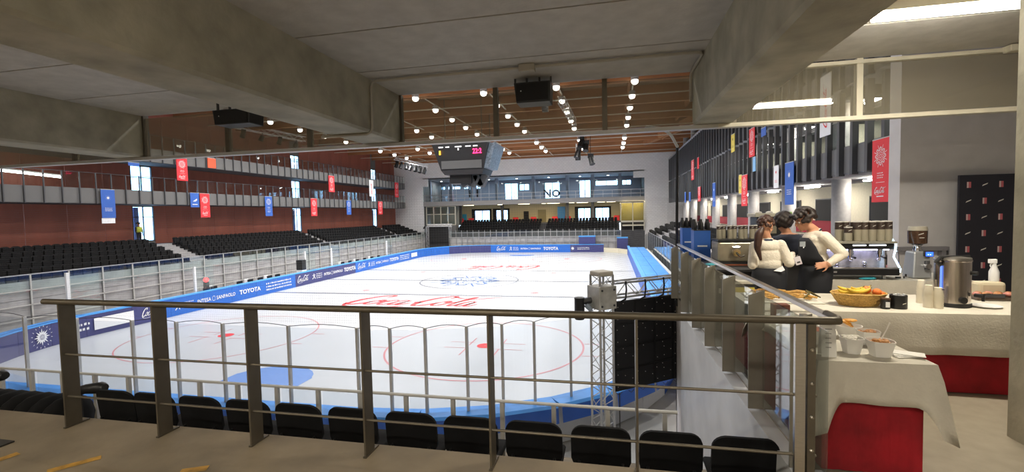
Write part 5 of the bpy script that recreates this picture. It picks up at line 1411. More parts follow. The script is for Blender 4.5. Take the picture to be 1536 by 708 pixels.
MB().sphere((-MW+.1, -.19, .26), .022).build('blue_lamp', M('lamp_blue', (.05, .2, 1), .4, emit=6), t, smooth=True)
for k in range(6): MB().sphere((-.45+.17*k, -.03, .2+.05*(k % 2)), .03, n=6, m=10).build('valve_knob', CHR, t, smooth=True)
print_on('badge', rect(3, 1), ALU, t, (-.28, -.301, .105), X3, Z3, -Y3, w=.11, h=.022, lift=.003)
P(-MW+.06, MW-.06, -.12, -.09, .385, .398).build('added_glow_strip', M('added_glow', (.75, .72, 1), .3, emit=9), t)  # glowing strip added under the upper body to brighten the machine's dark inside
P(-MW+.06, MW-.06, -.02, .0, .165, .385).build('splash_back', M('splash_steel', (.55, .55, .62), .3, metal=.5, var=.3, scale=10), t)
# two tone cups on the rack
CB, CBR = M('cup_beige', (.40, .36, .27), .6), M('cup_brown', (.055, .035, .028), .5)
def tall_cup(x, y, z, r, hb_, ht, lab, grp):
    t = thing('tall_cup_stack', lab, 'paper cups', (x, y, z), grp)
    MB().lathe([(r, 0), (r*1.03, .004), (r, hb_)], n=16).build('lower_cup', CB, t, smooth=True); MB().lathe([(r*1.02, hb_), (r*.98, hb_+ht)], n=16).build('upper_cup', CBR, t, smooth=True)
    MB().lathe([(r*1.04, hb_+ht), (r*1.04, hb_+ht+.012), (.001, hb_+ht+.014)], n=16).build('rim', OFFW, t, smooth=True)
    print_on('mark', ([(0, 0), (.9, .35), (1, .55), (.15, .25)], [(0, 1, 2, 3)]), OFFW, t, (0, -r*1.01, hb_+ht*.5), X3, Z3, -Y3, w=r*.9, h=r*.5, lift=.004)
    return t
zr = ZT+.01+.512
for k, (u, vb, vt, y) in enumerate(((1258, 364, 336, 7.42), (1268, 366, 338, 7.40), (1281, 366, 341, 7.36), (1272, 368, 348, 7.28), (1286, 367, 340, 7.28), (1296, 367, 340, 7.26), (1308, 367, 340, 7.26), (1321, 367, 340, 7.26), (1332, 366, 338, 7.30), (1300, 366, 336, 7.50), (1314, 366, 336, 7.50), (1328, 366, 336, 7.50), (1290, 366, 336, 7.52))):
    c = aY(u, vb, y); h = .28 if k not in (3,) else .20
    tall_cup(c.x, y, zr, .048, h*.57, h*.36, 'beige and brown cup stack on the right coffee machine, %s' % (['far left', 'second left', 'third left', 'short one in front at left', 'fourth in front', 'fifth in front', 'sixth in front', 'seventh in front', 'far right', 'second in the hind row', 'third in the hind row', 'rightmost in the hind row', 'leftmost in the hind row'][k]), 'cup stacks on the right coffee machine')
# cyan cloth, cable clutter
c = aZ(1270, 411, ZT+.01); t = MB(); t.sphere((0, 0, .012), .10, .035, .018, 7, 14); t.sphere((.06, .01, .016), .06, .03, .02, 6, 10)
o = t.build('cleaning_cloth', M('cloth_cyan', (.05, .42, .55), .8), None, smooth=True, loc=(c.x, 7.1, ZT+.01)); tag(o, 'crumpled turquoise cloth in front of the right coffee machine', 'cloth')
# grinder
c = aY(1380, 405, 7.3); t = thing('coffee_grinder', 'silver coffee grinder with dark bean hopper and blue display', 'grinder', (c.x, 7.35, ZT+.01))
GRS = M('grinder_silver', (.45, .46, .48), .35, metal=.5)
B = MB(); B.add([(-.13, -.13, 0), (.10, -.13, 0), (.10, .12, 0), (-.13, .12, 0), (-.10, -.10, .36), (.085, -.10, .36), (.085, .1, .36), (-.10, .1, .36)], [(0, 1, 2, 3), (4, 5, 6, 7), (0, 1, 5, 4), (1, 2, 6, 5), (2, 3, 7, 6), (3, 0, 4, 7)]); B.build('body', GRS, t, bevel=.02)
P(.0, .10, -.15, -.10, .30, .365).build('display_housing', BLACK, t, bevel=.006); P(.008, .092, -.1515, -.15, .305, .36).build('display', M('display_glow_blue', (.02, .08, .8), .4, emit=2.5), t)
for x in (.035, .06): MB().sphere((x, -.152, .325), .006, n=5, m=6).build('display_dot', M('button_white', (.9, .95, 1), .4, emit=2), t)
MB().lathe([(.045, .36), (.05, .38), (.04, .43), (.06, .45)], (-.01, 0, 0), 18).build('collar', CHR, t, smooth=True)
MB().lathe([(.055, .45), (.105, .47), (.108, .64), (.10, .645)], (-.01, 0, 0), 24).build('hopper', M('hopper_dark', (.07, .035, .02), .2, var=.3, scale=40), t, smooth=True)
MB().lathe([(.108, .645), (.11, .655), (.10, .70), (.001, .705)], (-.01, 0, 0), 24).build('hopper_lid', M('lid_beige', (.48, .44, .36), .4), t, smooth=True)
print_on('mark', ([(0, 0), (.9, .35), (1, .55), (.15, .25)], [(0, 1, 2, 3)]), OFFW, t, (-.03, -.108, .60), X3, Z3, -Y3, w=.07, h=.03, lift=.003)
print_on('mark', rect(3, 1), OFFW, t, (-.02, -.108, .55), X3, Z3, -Y3, w=.06, h=.008, lift=.003)
MB().tube((.03, -.12, .17), (.03, -.18, .17), .035, 14).build('portafilter_fork', CHR, t, smooth=True); MB().tube((.03, -.14, .12), (.03, -.14, .24), .028, 12).build('dosing_spout', DGREY, t, smooth=True)
t = thing('tamper', 'small metal tamper lying left of the grinder on the back table', 'tamper', (c.x-.21, 7.22, ZT+.01)); MB().tube((0, 0, 0), (0, 0, .03), .03, 14).build('base', CHR, t, smooth=True); MB().tube((0, 0, .03), (.0, 0, .06), .012, 8).build('handle', BLACK, t); MB().tube((-.12, 0, .012), (-.06, 0, .012), .012, 8).build('grip', BLACK, t)
# spray bottle and white canister behind urn
t = thing('spray_bottle', 'white spray bottle behind the steel urn', 'bottle', (aY(1474, 420, 6.0).x, 5.85, ZT+.15)); 
t.location.z = ZT+.006+.17
MB().lathe([(.04, 0), (.042, .01), (.042, .10), (.018, .17), (.018, .19)], n=18).build('bottle', M('bottle_white', (.75, .75, .76), .4), t, smooth=True); P(-.05, .02, -.015, .015, .19, .235).build('trigger_head', WHITE, t, bevel=.005); MB().path([(-.02, 0, .2), (-.035, 0, .17), (-.03, 0, .15)], .006, 6).build('trigger', WHITE, t)
c = aY(1478, 440, 5.85); o = MB().box(-.11, .13, -.06, .08, 0, .17).build('paper_roll_box', M('box_cream', (.60, .53, .38), .7), None, bevel=.03, loc=(aY(1478, 440, 5.85).x, 5.82, ZT+.006)); tag(o, 'cream rounded paper towel box behind the urn under the spray bottle', 'box')
# sponsor panel
a, b = aY(1438, 268, 8.35), aY(1519, 445, 8.35)
t = thing('sponsor_panel', 'tall black panel patterned with small cups and white marks by the pale wall', 'panel', ((a.x+b.x)/2, 8.35, 0)); w = (b.x-a.x)/2+.1
P(-w+.1, w+.25, -.02, .02, 0.02, a.z+.05).build('board', M('panel_black', (.018, .018, .028), .6), t); P(-w+.1, w+.25, -.15, .15, 0, .02).build('foot', BLACK, t)
CUPR = M('print_cup_red', (.50, .12, .14), .6); CUPP = M('print_cup_pale', (.60, .50, .50), .6)
for r_ in range(8):
    for c_ in range(5):
        x = -w+.22+c_*.205; z = a.z-.10-r_*.245
        if z < .1: continue
        if (r_+c_) % 2 == 0:
            print_on('cup_print', rect(1, 1), CUPR, t, (x, -.021, z), X3, Z3, -Y3, w=.055, h=.09, lift=.002); print_on('cup_print', rect(1, 1), CUPP, t, (x-.016, -.021, z), X3, Z3, -Y3, w=.02, h=.09, lift=.004)
        else: print_on('mark_print', ([(0, 0), (.9, .35), (1, .55), (.15, .25)], [(0, 1, 2, 3)]), OFFW, t, (x, -.021, z), X3, Z3, -Y3, w=.075, h=.05, lift=.002)
# grey barrier rail in front of the pale wall
t = thing('wall_rail', 'grey rail on brackets along the pale wall behind the grinder', 'rail', (0, 0, 0)); a, b = aY(1345, 373, 8.6), aY(1423, 374, 8.6)
P(a.x, b.x, 8.58, 8.66, a.z-.03, a.z+.03).build('bar', M('rail_grey', (.25, .24, .26), .5), t); P(b.x-.09, b.x-.03, 8.6, 8.7, a.z-.5, a.z).build('bracket', M('rail_grey', (.25, .24, .26), .5), t)

# ---- far counter with the left coffee machine
DK = M('counter_dark', (.03, .028, .028), .5)
t = thing('far_counter', 'long dark counter beside the flat rail carrying crates and the left coffee machine', 'counter', (0, 0, 0)); P(1.42, 2.45, 7.0, 9.7, .86, .90).build('worktop', DK, t, bevel=.005); P(1.46, 2.40, 7.05, 9.65, 0, .86).build('base_unit', DK, t)
P(1.5, 2.3, 7.03, 7.05, .55, .62).build('pale_shelf', CREAM_FR, t)
CREAMM = M('machine_cream', (.42, .37, .27), .3, metal=.5, var=.1)
ma, mb_ = aY(1075, 385, 7.6).x, aY(1131, 385, 7.6).x; mw = (mb_-ma)/2+.1
t = thing('espresso_machine', 'older cream and chrome espresso machine beyond the woman on the dark counter', 'coffee machine', (ma+mw, 7.75, .90))
P(-mw, mw, -.25, .25, .0, .05).build('base', DK, t); P(-mw, mw, -.22, .24, .05, .36).build('body', CREAMM, t, bevel=.03); P(-mw, mw, -.24, .26, .36, .39).build('cup_rack', BLACK, t)
P(-mw+.04, -.02+mw*.2, -.262, -.25, -.06, .02).build('drawer', M('drawer_terracotta', (.38, .11, .05), .6), t)
for x in (-.12, .17):
    MB().tube((x, -.24, .20), (x, -.30, .20), .06, 14).build('group_head', CHR, t, smooth=True); MB().path([(x, -.3, .2), (x+.05, -.34, .14), (x+.1, -.34, .16)], .014, 6).build('lever', CHR, t, smooth=True); MB().tube((x-.05, -.28, .28), (x+.05, -.28, .28), .02, 8).build('boiler_cap', CHR, t, smooth=True)
for k in range(9):
    x = -mw+.06+(2*mw-.1)*k/8; tall_cup(ma+mw+x, 7.72+.07*(k % 2), 1.292, .038, .15, .045, 'beige cup stack with dark rim on the left coffee machine, %s from the left' % NUMW[k], 'cup stacks on the left coffee machine')
def crate(u0, u1, v0, v1, Y, lab):
    a, b = aY(u0, v0, Y), aY(u1, v1, Y); w = (b.x-a.x)/2; h = a.z-.90
    t = thing('blue_box', lab, 'box', ((a.x+b.x)/2, Y+.15, .90)); P(-w, w, -.15, .15, 0, h).build('box', M('box_blue', (.02, .12, .50), .5), t, bevel=.006); P(-w*.6, w*.6, -.153, -.15, h*.45, h*.5).build('stripe', WHITE, t); P(-w-.005, w+.005, -.155, .155, h, h+.012).build('lid', BLACK, t)
    B = MB()
    for k in range(6): 
        x = -w*.8+w*1.6*(k % 3)/2; y = -.07+.14*(k//3); MB().lathe([(.03, 0), (.032, .004), (.032, .10), (.014, .15), (.014, .18), (.001, .182)], (x, y, h+.012), 12).build('bottle', BLACK, t, smooth=True)
    return t
crate(1041, 1066, 346, 369, 8.3, 'blue box with black bottles on it, right one on the dark counter')
crate(1023.5, 1040, 342, 364, 9.3, 'blue box with black bottles on it, left one at the end of the counter')
c = aY(1068, 377, 7.45); t = MB(); t.sphere((0, 0, 0), .10, .05, .025, 7, 12); t.sphere((.05, .02, .01), .05, .04, .03, 6, 10); o = t.build('cleaning_cloth', M('cloth_cyan2', (.10, .48, .56), .8), None, smooth=True, loc=(c.x-.02, 7.42, .92)); tag(o, 'crumpled turquoise cloth in front of the left coffee machine', 'cloth')
# tall appliance behind the woman with cream top and green tag
c = aY(1152, 319, 8.6); t = thing('bean_cabinet', 'tall black appliance with a cream topped lid and a green tag behind the woman', 'appliance', (c.x, 8.7, .0)); P(-.2, .2, -.2, .2, 0, c.z-.07).build('body', BLACK, t, bevel=.01); P(-.24, .24, -.24, .24, c.z-.07, c.z-.01).build('top_tray', CREAM_FR, t, bevel=.01)
for x in (-.12, .05): MB().sphere((x, 0, c.z), .06, .06, .025, 6, 10).build('white_lid', OFFW, t, smooth=True)
P(-.12, .1, -.205, -.2, c.z-.35, c.z-.12).build('glass_front', CREAMM, t); P(.22, .32, -.25, -.2, c.z-.16, c.z+.01).build('green_tag', M('tag_green', (.30, .50, .15), .6), t)
# low equipment behind the balustrade
t = thing('under_counter_fridge', 'cream framed low cabinet behind the flat rail near the woman', 'cabinet', (1.60, 6.4, 0)); P(-.16, .16, -.25, .25, 0, .82).build('body', M('cabinet_black', (.02, .02, .02), .5), t, bevel=.01); P(-.17, .17, -.26, .26, .82, .86).build('top', CREAM_FR, t, bevel=.006); P(-.12, .12, -.262, -.25, .70, .78).build('yellow_label', YEL, t)

# ============================================================ people
def caps(B, p0, r0, p1, r1, n=14):
    p0, p1 = Vector(p0), Vector(p1); B.sphere(p0, r0, n=8, m=n); B.sphere(p1, r1, n=8, m=n); B.tube(p0, p1, r0*.995, n, r1*.995)
def body_mesh(build, voxel, matf, mats_, name, smooth=8):
    B = MB(); build(B)
    me = bpy.data.meshes.new('raw'); me.from_pydata(B.v, [], B.f); me.update()
    bm = bmesh.new(); bm.from_mesh(me); bmesh.ops.recalc_face_normals(bm, faces=bm.faces); bm.to_mesh(me); bm.free()
    ob = bpy.data.objects.new('raw', me); COL.objects.link(ob)
    r = ob.modifiers.new('r', 'REMESH'); r.mode = 'VOXEL'; r.voxel_size = voxel
    s = ob.modifiers.new('s', 'SMOOTH'); s.iterations = smooth; s.factor = .5
    dg = bpy.context.evaluated_depsgraph_get(); m2 = bpy.data.meshes.new_from_object(ob.evaluated_get(dg))
    bpy.data.objects.remove(ob); m2.name = name; m2.materials.clear()
    for q in mats_: m2.materials.append(q)
    for p in m2.polygons: p.material_index = matf(p.center); p.use_smooth = True
    return m2
def head(B, c, f, s=1.0):
    """head with face at c, facing unit vector f (horizontal-ish)"""
    c = Vector(c); f = Vector(f).normalized(); u = (Z3-f*Z3.dot(f)).normalized(); l = u.cross(f)
    m3 = Matrix((l, f, u)).transposed()
    def g(x, y, z): return c+l*x*s+f*y*s+u*z*s
    B.sphere(g(0, -.012, .025), .076*s, .094*s, .088*s, 12, 18, m3); B.sphere(g(0, .018, -.035), .060*s, .072*s, .075*s, 10, 16, m3)
    B.sphere(g(0, .062, -.088), .030*s, .026*s, .024*s, 8, 10, m3)                      # chin
    B.sphere(g(0, .096, -.012), .013*s, .016*s, .024*s, 8, 8, m3); B.sphere(g(0, .104, -.024), .016*s, .015*s, .012*s, 8, 8, m3)   # nose
    B.sphere(g(0, .086, -.052), .022*s, .010*s, .007*s, 6, 8, m3); B.sphere(g(0, .084, -.063), .020*s, .011*s, .008*s, 6, 8, m3)    # lips
    B.sphere(g(0, .070, .022), .052*s, .018*s, .012*s, 6, 10, m3)                       # brow
    for a in (-1, 1): B.sphere(g(a*.078, -.005, -.01), .010*s, .018*s, .030*s, 6, 8, m3); B.sphere(g(a*.04, .055, -.028), .022*s, .02*s, .02*s, 6, 8, m3)
    return g
def eyes(g, parent, s=1.0):
    for a in (-1, 1):
        B = MB(); B.sphere(g(a*.031, .075, .004), .011*s, n=8, m=10); B.build('eye', M('eye_white', (.7, .68, .64), .3), parent, smooth=True)
        B = MB(); B.sphere(g(a*.031, .083, .004), .0055*s, n=6, m=8); B.build('iris', M('iris_dark', (.03, .015, .01), .3), parent, smooth=True)
        B = MB(); B.path([g(a*.015, .086, .026), g(a*.033, .085, .031), g(a*.052, .074, .026)], .004*s, 5); B.build('eyebrow', HAIR, parent, smooth=True)
def hand(B, w, d, up_, s=1.0, curl=.5, side=1):
    """w wrist, d direction of the fingers, up_ = back of hand"""
    w = Vector(w); d = Vector(d).normalized(); up_ = Vector(up_); up_ = (up_-d*up_.dot(d)).normalized(); l = d.cross(up_)*side
    m3 = Matrix((l, d, up_)).transposed()
    B.sphere(w+d*.045*s, .040*s, .052*s, .016*s, 8, 14, m3)
    for k, (o, L) in enumerate(((.030, .070), (.010, .080), (-.011, .074), (-.031, .058))):
        p0 = w+l*o*s+d*.078*s; p1 = p0+(d+l*o*2.4-up_*curl*.35)*L*.5*s; p2 = p1+(d*.9+l*o*2-up_*curl)*L*.42*s
        caps(B, p0, .0095*s, p1, .0088*s, 8); caps(B, p1, .0088*s, p2, .0075*s, 8)
    t0 = w+l*.030*s+d*.025*s; t1 = t0+(l*.8+d*.7-up_*.2)*.038*s; t2 = t1+(l*.35+d-up_*.3).normalized()*.032*s
    caps(B, t0, .012*s, t1, .010*s, 8); caps(B, t1, .010*s, t2, .008*s, 8)
def hair_blob(name, parent, lumps, mat, voxel=.008, sm=3):
    def b(B):
        for p, r in lumps: B.sphere(p, r[0] if isinstance(r, tuple) else r, r[1] if isinstance(r, tuple) else r, r[2] if isinstance(r, tuple) else r, 8, 12)
    m2 = body_mesh(b, voxel, lambda c: 0, [mat], name, sm)
    o = bpy.data.objects.new(name, m2); COL.objects.link(o); o.parent = parent; return o
def garment(name, parent, rings, mat, closed=True, thick=.004, arc=None):
    """tube garment from rings (center, rx, ry); arc limits the angle range"""
    n = 28; vs = []; fs = []
    a0, a1 = arc or (0, 2*math.pi); full = arc is None
    for c, rx, ry in rings:
        for k in range(n+(0 if full else 1)):
            a = a0+(a1-a0)*k/n; w = 1+.02*math.sin(5*a+c[2]*9); vs.append((c[0]+rx*w*math.cos(a), c[1]+ry*w*math.sin(a), c[2]))
    m_ = n if full else n+1
    for i in range(len(rings)-1):
        for k in range(n): fs.append((i*m_+k, i*m_+(k+1) % m_, (i+1)*m_+(k+1) % m_, (i+1)*m_+k))
    o = MB().add(vs, fs).build(name, mat, parent, smooth=True); s = o.modifiers.new('s', 'SOLIDIFY'); s.thickness = thick; s.offset = 1; return o

# man with curly hair, facing left, hand on hip
YM = 6.35
def J(u, v, dy=0.0): return aY(u, v, YM+dy)
hp = J(1222, 408); mroot = thing('person', 'man with dark curly hair, white shirt and black apron, hand on hip, facing left', 'person', (0, 0, 0))
hx = hp.x; hz = .97
nk = J(1221, 347); sL = J(1237, 356, -.17); sR = J(1222, 358, .17); eL = J(1264, 381, -.20); wL = J(1243, 396, -.22)
eR = J(1205, 384, .22); wR = J(1192, 390, .10); hc = J(1206, 331); hd = Vector((-.93, -.15, -.34))
gm = [None]
def mb(B):
    gm[0] = head(B, hc, hd, 1.06)
    caps(B, hc+Vector((.03, 0, -.05)), .055, nk+Vector((.01, 0, .0)), .06)
    B.sphere(nk+Vector((0, 0, -.10)), .125, .185, .10, 10, 16)
    B.sphere(((nk.x+hx)/2-.0, YM, (nk.z+hz)/2+.08), .135, .18, .20, 12, 18); B.sphere((hx+.01, YM, hz+.13), .135, .165, .15, 12, 18); B.sphere((hx+.02, YM, hz), .14, .175, .13, 12, 18)
    caps(B, sL, .072, eL, .062); caps(B, eL, .060, wL, .040); caps(B, sR, .070, eR, .055); caps(B, eR, .052, wR, .036)
    caps(B, nk+Vector((.0, -.08, -.05)), .06, sL, .07); caps(B, nk+Vector((0, .08, -.05)), .06, sR, .07)
    for s, dx in ((-1, .02), (1, -.04)):
        h_ = Vector((hx+.01, YM+s*.085, hz-.05)); k_ = Vector((hx-.02+dx, YM+s*.09, .50)); a_ = Vector((hx+dx, YM+s*.09, .09))
        caps(B, h_, .085, k_, .062); caps(B, k_, .06, a_, .042); B.sphere((a_.x-.06, a_.y, .045), .13, .048, .045, 8, 12)
    hand(B, wL, (-.9, -.12, -.15), (0, -1, .3), 1.05, .25, -1); hand(B, wR, (-.7, -.3, -.2), (0, 0, 1), 1, .9, 1)
def mmat(c):
    if c.z < .10: return 3
    if c.z < hz+.02 and (c-wL).length > .14 and abs(c.x-hx) < .3 and (c-wR).length > .15: return 2
    if (c-hc).length < .15 and c.z > nk.z-.03: return 0
    if (c-nk).length < .085 and c.z > nk.z-.02: return 0
    for w, e in ((wL, eL), (wR, eR)):
        d = (w-e).normalized()
        if (c-w).dot(d) > .0 and (c-w).length < .24: return 0
    return 1
m2 = body_mesh(mb, .0065, mmat, [SKIN, SHIRT, M('trousers_black', (.012, .012, .014), .85), M('shoes_black', (.01, .01, .01), .4)], 'body', 7)
o = bpy.data.objects.new('body', m2); COL.objects.link(o); o.parent = mroot
eyes(gm[0], mroot, 1.06)
rnd = random.Random(11); L = []
g = gm[0]
for k in range(150):
    a = rnd.uniform(0, 6.28); b = rnd.uniform(-.25, 1.5); x = .098*math.cos(b)*math.cos(a); y = -.018+.112*math.cos(b)*math.sin(a); z = .03+.112*math.sin(b)
    if y > .055 and z < .055: continue
    if z < -.0 and y > -.0: continue
    L.append((g(x, y, z), rnd.uniform(.020, .034)))
for k in range(14): L.append((g(rnd.uniform(-.06, .06), .085+rnd.uniform(0, .02), .07+rnd.uniform(0, .03)), .022))
hair_blob('hair', mroot, L, HAIR, .007, 1)
# collar, apron with strap, badge, lanyard
MB().path([nk+Vector((-.055, -.05, -.055)), nk+Vector((-.0, -.075, -.01)), nk+Vector((.055, -.03, .02)), nk+Vector((.06, .04, .02)), nk+Vector((.0, .07, -.01)), nk+Vector((-.06, .04, -.06))], [.012, .018, .02, .02, .018, .012], 8).build('collar', SHIRT, mroot, smooth=True)
cxm = (nk.x+hx)/2
vsb = []; fsb = []; nb2 = 18
bib = [(nk.x-.02, nk.z-.075, .12, .15, 140, 228), (nk.x-.01, nk.z-.12, .150, .185, 132, 242), (nk.x, nk.z-.18, .158, .20, 125, 252), ((nk.x+cxm)/2, nk.z-.26, .162, .20, 118, 262), (cxm, hz+.18, .168, .20, 110, 274), (hx+.01, hz+.08, .172, .19, 100, 288)]
for x_, z_, rx_, ry_, a0_, a1_ in bib:
    for k in range(nb2+1):
        a = R(a0_+(a1_-a0_)*k/nb2); vsb.append((x_+rx_*math.cos(a), YM+ry_*math.sin(a), z_))
for i in range(len(bib)-1):
    for k in range(nb2): fsb.append((i*(nb2+1)+k, i*(nb2+1)+k+1, (i+1)*(nb2+1)+k+1, (i+1)*(nb2+1)+k))
ap = MB().add(vsb, fsb).build('apron_bib', APRON, mroot, smooth=True); ap.modifiers.new('s', 'SOLIDIFY').thickness = .006
ap2 = garment('apron_skirt', mroot, [((hx+.01, YM, hz+.10), .155, .185), ((hx+.015, YM, hz), .168, .20), ((hx-.005, YM, .75), .175, .205), ((hx-.02, YM, .52), .185, .21)], APRON, thick=.006)
MB().path([nk+Vector((-.12, -.10, -.14)), nk+Vector((-.03, -.12, -.03)), nk+Vector((.055, -.06, .025)), nk+Vector((.06, .05, .025)), nk+Vector((-.12, .10, -.14))], .010, 6).build('apron_strap', NAVYC, mroot, smooth=True)
c = J(1203, 366, -.20); P(c.x-.03, c.x+.03, c.y-.02, c.y-.012, c.z-.03, c.z+.03).build('name_badge', M('badge_grey', (.30, .33, .36), .4), mroot)
MB().path([nk+Vector((-.10, -.07, -.08)), nk+Vector((-.15, -.09, -.20))], .006, 5).build('white_cord', WHITE, mroot)
c = J(1197, 391, -.17); MB().box(-.035, .035, -.004, .004, -.05, .05, Matrix.Translation(c) @ Matrix.Rotation(-.3, 4, 'Y')).build('pass_card', M('card_pale', (.62, .58, .62), .5), mroot); MB().box(-.018, .018, -.006, -.004, -.03, -.01, Matrix.Translation(c) @ Matrix.Rotation(-.3, 4, 'Y')).build('card_print', DARK, mroot)

# woman with ponytail seen from behind
YW = 6.25
def K(u, v, dy=0.0): return aY(u, v, YW+dy)
wroot = thing('person', 'woman with long brown ponytail in a white blouse and black skirt, seen from behind', 'person', (0, 0, 0))
hc2 = K(1149, 339); hd2 = Vector((.72, .62, -.28)); nk2 = K(1151, 358); hx2 = K(1153, 410).x; hz2 = .92
sL2 = K(1132, 369, .02); sR2 = K(1171, 367, -.02); eL2 = K(1129, 397, -.05); wL2 = K(1134, 402, .26)
eR2 = K(1184, 394, -.06); wR2 = K(1189, 381, .18)
gw = [None]
def wb_(B):
    gw[0] = head(B, hc2, hd2, 1.0)
    caps(B, hc2+Vector((-.03, -.02, -.05)), .048, nk2, .05)
    B.sphere(nk2+Vector((0, 0, -.09)), .17, .10, .09, 10, 16); B.sphere(K(1152, 384)+Vector((0, .02, 0)), .175, .115, .17, 12, 18)
    B.sphere((hx2, YW+.02, hz2+.14), .16, .125, .12, 12, 18); B.sphere((hx2, YW, hz2), .17, .13, .13, 12, 18)
    caps(B, sL2, .062, eL2, .058); caps(B, eL2, .055, wL2, .034); caps(B, sR2, .062, eR2, .060); caps(B, eR2, .055, wR2, .034)
    for s in (-1, 1):
        h_ = Vector((hx2+s*.08, YW, hz2-.04)); k_ = Vector((hx2+s*.085, YW+.01, .48)); a_ = Vector((hx2+s*.08, YW, .08))
        caps(B, h_, .088, k_, .058); caps(B, k_, .055, a_, .036); B.sphere((a_.x, a_.y+.05, .04), .042, .12, .04, 8, 12)
    hand(B, wL2, (.2, .9, -.1), (0, 0, 1), .92, .9, 1); hand(B, wR2, (.1, .9, .1), (0, 0, 1), .92, .9, -1)
def wmat(c):
    if c.z < .085: return 3
    if c.z < hz2+.05 and abs(c.x-hx2) < .3 and (c-wL2).length > .16 and (c-eL2).length > .12 and (c-eR2).length > .13: return 2
    if c.z > nk2.z-.015 and (c-nk2).length < .32 and abs(c.x-nk2.x) < .14: return 0
    for w, e in ((wL2, eL2), (wR2, eR2)):
        d = (w-e).normalized()
        if (c-w).dot(d) > .0 and (c-w).length < .24: return 0
    return 1
m2 = body_mesh(wb_, .0065, wmat, [SKIN, SHIRT, M('trousers_black', (.012, .012, .014), .85), M('shoes_black', (.01, .01, .01), .4)], 'body', 7)
o = bpy.data.objects.new('body', m2); COL.objects.link(o); o.parent = wroot
eyes(gw[0], wroot, 1.0)
g = gw[0]; L = []
for k in range(120):
    a = rnd.uniform(0, 6.28); b = rnd.uniform(-.55, 1.55); x = .082*math.cos(b)*math.cos(a); y = -.016+.100*math.cos(b)*math.sin(a); z = .028+.096*math.sin(b)
    if y > .035 and z < .07: continue
    if y > -.01 and z < .01: continue
    L.append((g(x, y, z), .020))
for k in range(26):
    f = k/25; p = K(np.interp(f, [0, .3, .7, 1], [1143, 1138, 1136, 1141]), np.interp(f, [0, .3, .7, 1], [343, 352, 372, 389]), -.12-.03*math.sin(f*3)); L.append((p, float(np.interp(f, [0, .25, .6, 1], [.030, .048, .045, .018]))))
hair_blob('hair', wroot, L, HAIRB, .007, 2)
MB().path([nk2+Vector((-.06, -.02, -.03)), nk2+Vector((-.03, -.055, -.015)), nk2+Vector((.03, -.055, -.015)), nk2+Vector((.07, .0, -.03))], .014, 8).build('apron_neckband', M('navy_band', (.02, .035, .09), .7), wroot, smooth=True)
MB().path([nk2+Vector((-.055, -.02, -.005)), nk2+Vector((-.0, -.057, .003)), nk2+Vector((.05, -.03, -.002))], .010, 8).build('collar', SHIRT, wroot, smooth=True)
garment('apron_skirt', wroot, [((hx2, YW, hz2+.10), .172, .14), ((hx2, YW, hz2), .19, .155), ((hx2, YW, .65), .20, .17), ((hx2, YW, .46), .205, .175)], APRON, thick=.006)
c = K(1170, 405, -.16); MB().add([(c.x-.07, c.y, c.z-.01), (c.x+.01, c.y-.012, c.z-.02), (c.x+.055, c.y, c.z), (c.x+.03, c.y+.01, c.z+.05)], [(0, 1, 2, 3)]).build('white_rag', WHITE, wroot).modifiers.new('s', 'SOLIDIFY').thickness = .008
# stand with white cloths and pale grey box between them
c = aY(1186, 400, 6.75); t = thing('bin_stand', 'grey stand with crumpled white cloth on top between the two baristas', 'stand', (c.x, 6.8, 0)); P(-.07, .10, -.12, .12, 0, 1.02).build('body', M('stand_grey', (.20, .20, .21), .4), t, bevel=.01); P(-.08, .11, -.13, .13, 1.02, 1.05).build('rim', ALU, t, bevel=.004)
B = MB(); [B.sphere((-.03+.03*k, -.05+.03*(k % 3), 1.08+.015*(k % 2)), .05, .06, .03, 6, 10) for k in range(4)]; B.build('cloth_bundle', SHIRT, t, smooth=True)
# third person in dark clothes behind
YP3 = 6.86
def Q(u, v, dy=0.0): return aY(u, v, YP3+dy)
proot = thing('person', 'person with dark hair in dark navy clothes bending behind the two baristas', 'person', (0, 0, 0))
hc3 = Q(1174, 334); 
def pb3(B):
    head(B, hc3, (.3, .85, -.4), 1.02); b = Q(1188, 372); nk3 = Q(1180, 349, .0)
    caps(B, hc3+Vector((0, -.03, -.05)), .055, nk3, .06); B.sphere(nk3+Vector((.03, 0, -.11)), .20, .13, .11, 10, 16); B.sphere(b, .19, .14, .2, 12, 18); B.sphere((b.x, YP3, .95), .17, .14, .16, 10, 16)
    for s in (-1, 1):
        caps(B, nk3+Vector((.03+s*.17, 0, -.10)), .06, (b.x+s*.24, YP3+.02, 1.10), .05); caps(B, (b.x+s*.24, YP3+.02, 1.10), .05, (b.x+s*.18, YP3+.26, 1.0), .035)
        hand(B, (b.x+s*.18, YP3+.26, 1.0), (0, 1, -.1), (0, 0, 1), .95, .8, s)
        caps(B, (b.x+s*.085, YP3, .9), .09, (b.x+s*.09, YP3, .5), .06); caps(B, (b.x+s*.09, YP3, .5), .058, (b.x+s*.09, YP3, .08), .04); B.sphere((b.x+s*.09, YP3+.05, .042), .045, .12, .042, 8, 12)
nz3 = Q(1180, 349).z
m2 = body_mesh(pb3, .009, lambda c: 0 if c.z > nz3-.02 else (2 if c.z < .09 else 1), [SKIN, NAVYC, BLACKM], 'body', 5); o = bpy.data.objects.new('body', m2); COL.objects.link(o); o.parent = proot
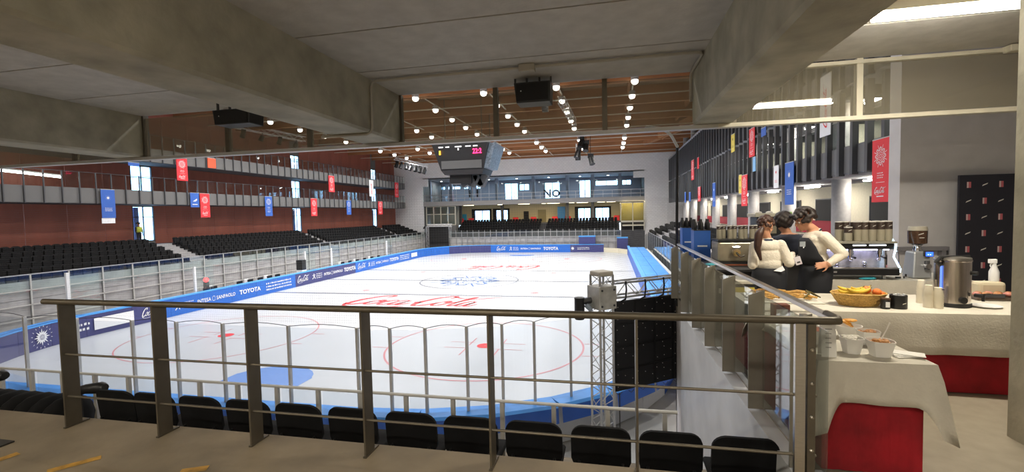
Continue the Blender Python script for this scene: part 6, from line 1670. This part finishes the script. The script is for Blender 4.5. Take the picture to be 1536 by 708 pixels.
L = [(hc3+Vector((.085*math.cos(k*2.4)*math.cos(k*.06-1), -.03+.085*math.sin(k*2.4)*math.cos(k*.06-1), .035+.09*math.sin(k*.06-1))), .042) for k in range(44)]; hair_blob('hair', proot, L, HAIR, .01, 2)
# steward by the left doors
YS = 30.9
c = aX(208.5, 350, -35.6); sroot = thing('person', 'small steward in black with a yellow vest standing by the left window strip', 'person', (c.x, c.y, RZ0+RDZ*6))
def st(B):
    head(B, (0, 0, 1.62), (1, .1, -.1), 1.0); caps(B, (0, 0, 1.5), .055, (0, 0, 1.45), .06); B.sphere((0, 0, 1.32), .13, .2, .14, 10, 14); B.sphere((0, 0, 1.1), .125, .17, .18, 10, 14); B.sphere((0, 0, .93), .13, .17, .12, 10, 14)
    for s in (-1, 1):
        caps(B, (0, s*.2, 1.36), .055, (.02, s*.25, 1.08), .045); caps(B, (.02, s*.25, 1.08), .042, (.08, s*.22, .86), .03); hand(B, (.08, s*.22, .86), (.2, 0, -1), (0, s, 0), 1, .5, s)
        caps(B, (0, s*.09, .9), .085, (0, s*.1, .48), .06); caps(B, (0, s*.1, .48), .055, (0, s*.1, .09), .04); B.sphere((.05, s*.1, .045), .12, .045, .045, 8, 10)
m2 = body_mesh(st, .012, lambda c: 0 if c.z > 1.47 else 1, [SKIN, M('uniform_black', (.012, .012, .014), .8)], 'body', 4); o = bpy.data.objects.new('body', m2); COL.objects.link(o); o.parent = sroot
garment('vest', sroot, [((0, 0, 1.42), .13, .19), ((0, 0, 1.25), .155, .215), ((0, 0, 1.0), .16, .21)], M('vest_yellow', (.65, .70, .08), .7), sroot) if 0 else garment('vest', sroot, [((0, 0, 1.42), .13, .19), ((0, 0, 1.25), .155, .215), ((0, 0, 1.0), .16, .21)], M('vest_yellow', (.65, .70, .08), .7))
L = [(Vector((-.02+rnd.gauss(0, .04), rnd.gauss(0, .045), 1.70+rnd.gauss(0, .035))), .05) for k in range(30)]; hair_blob('hair', sroot, L, HAIR, .015, 2)
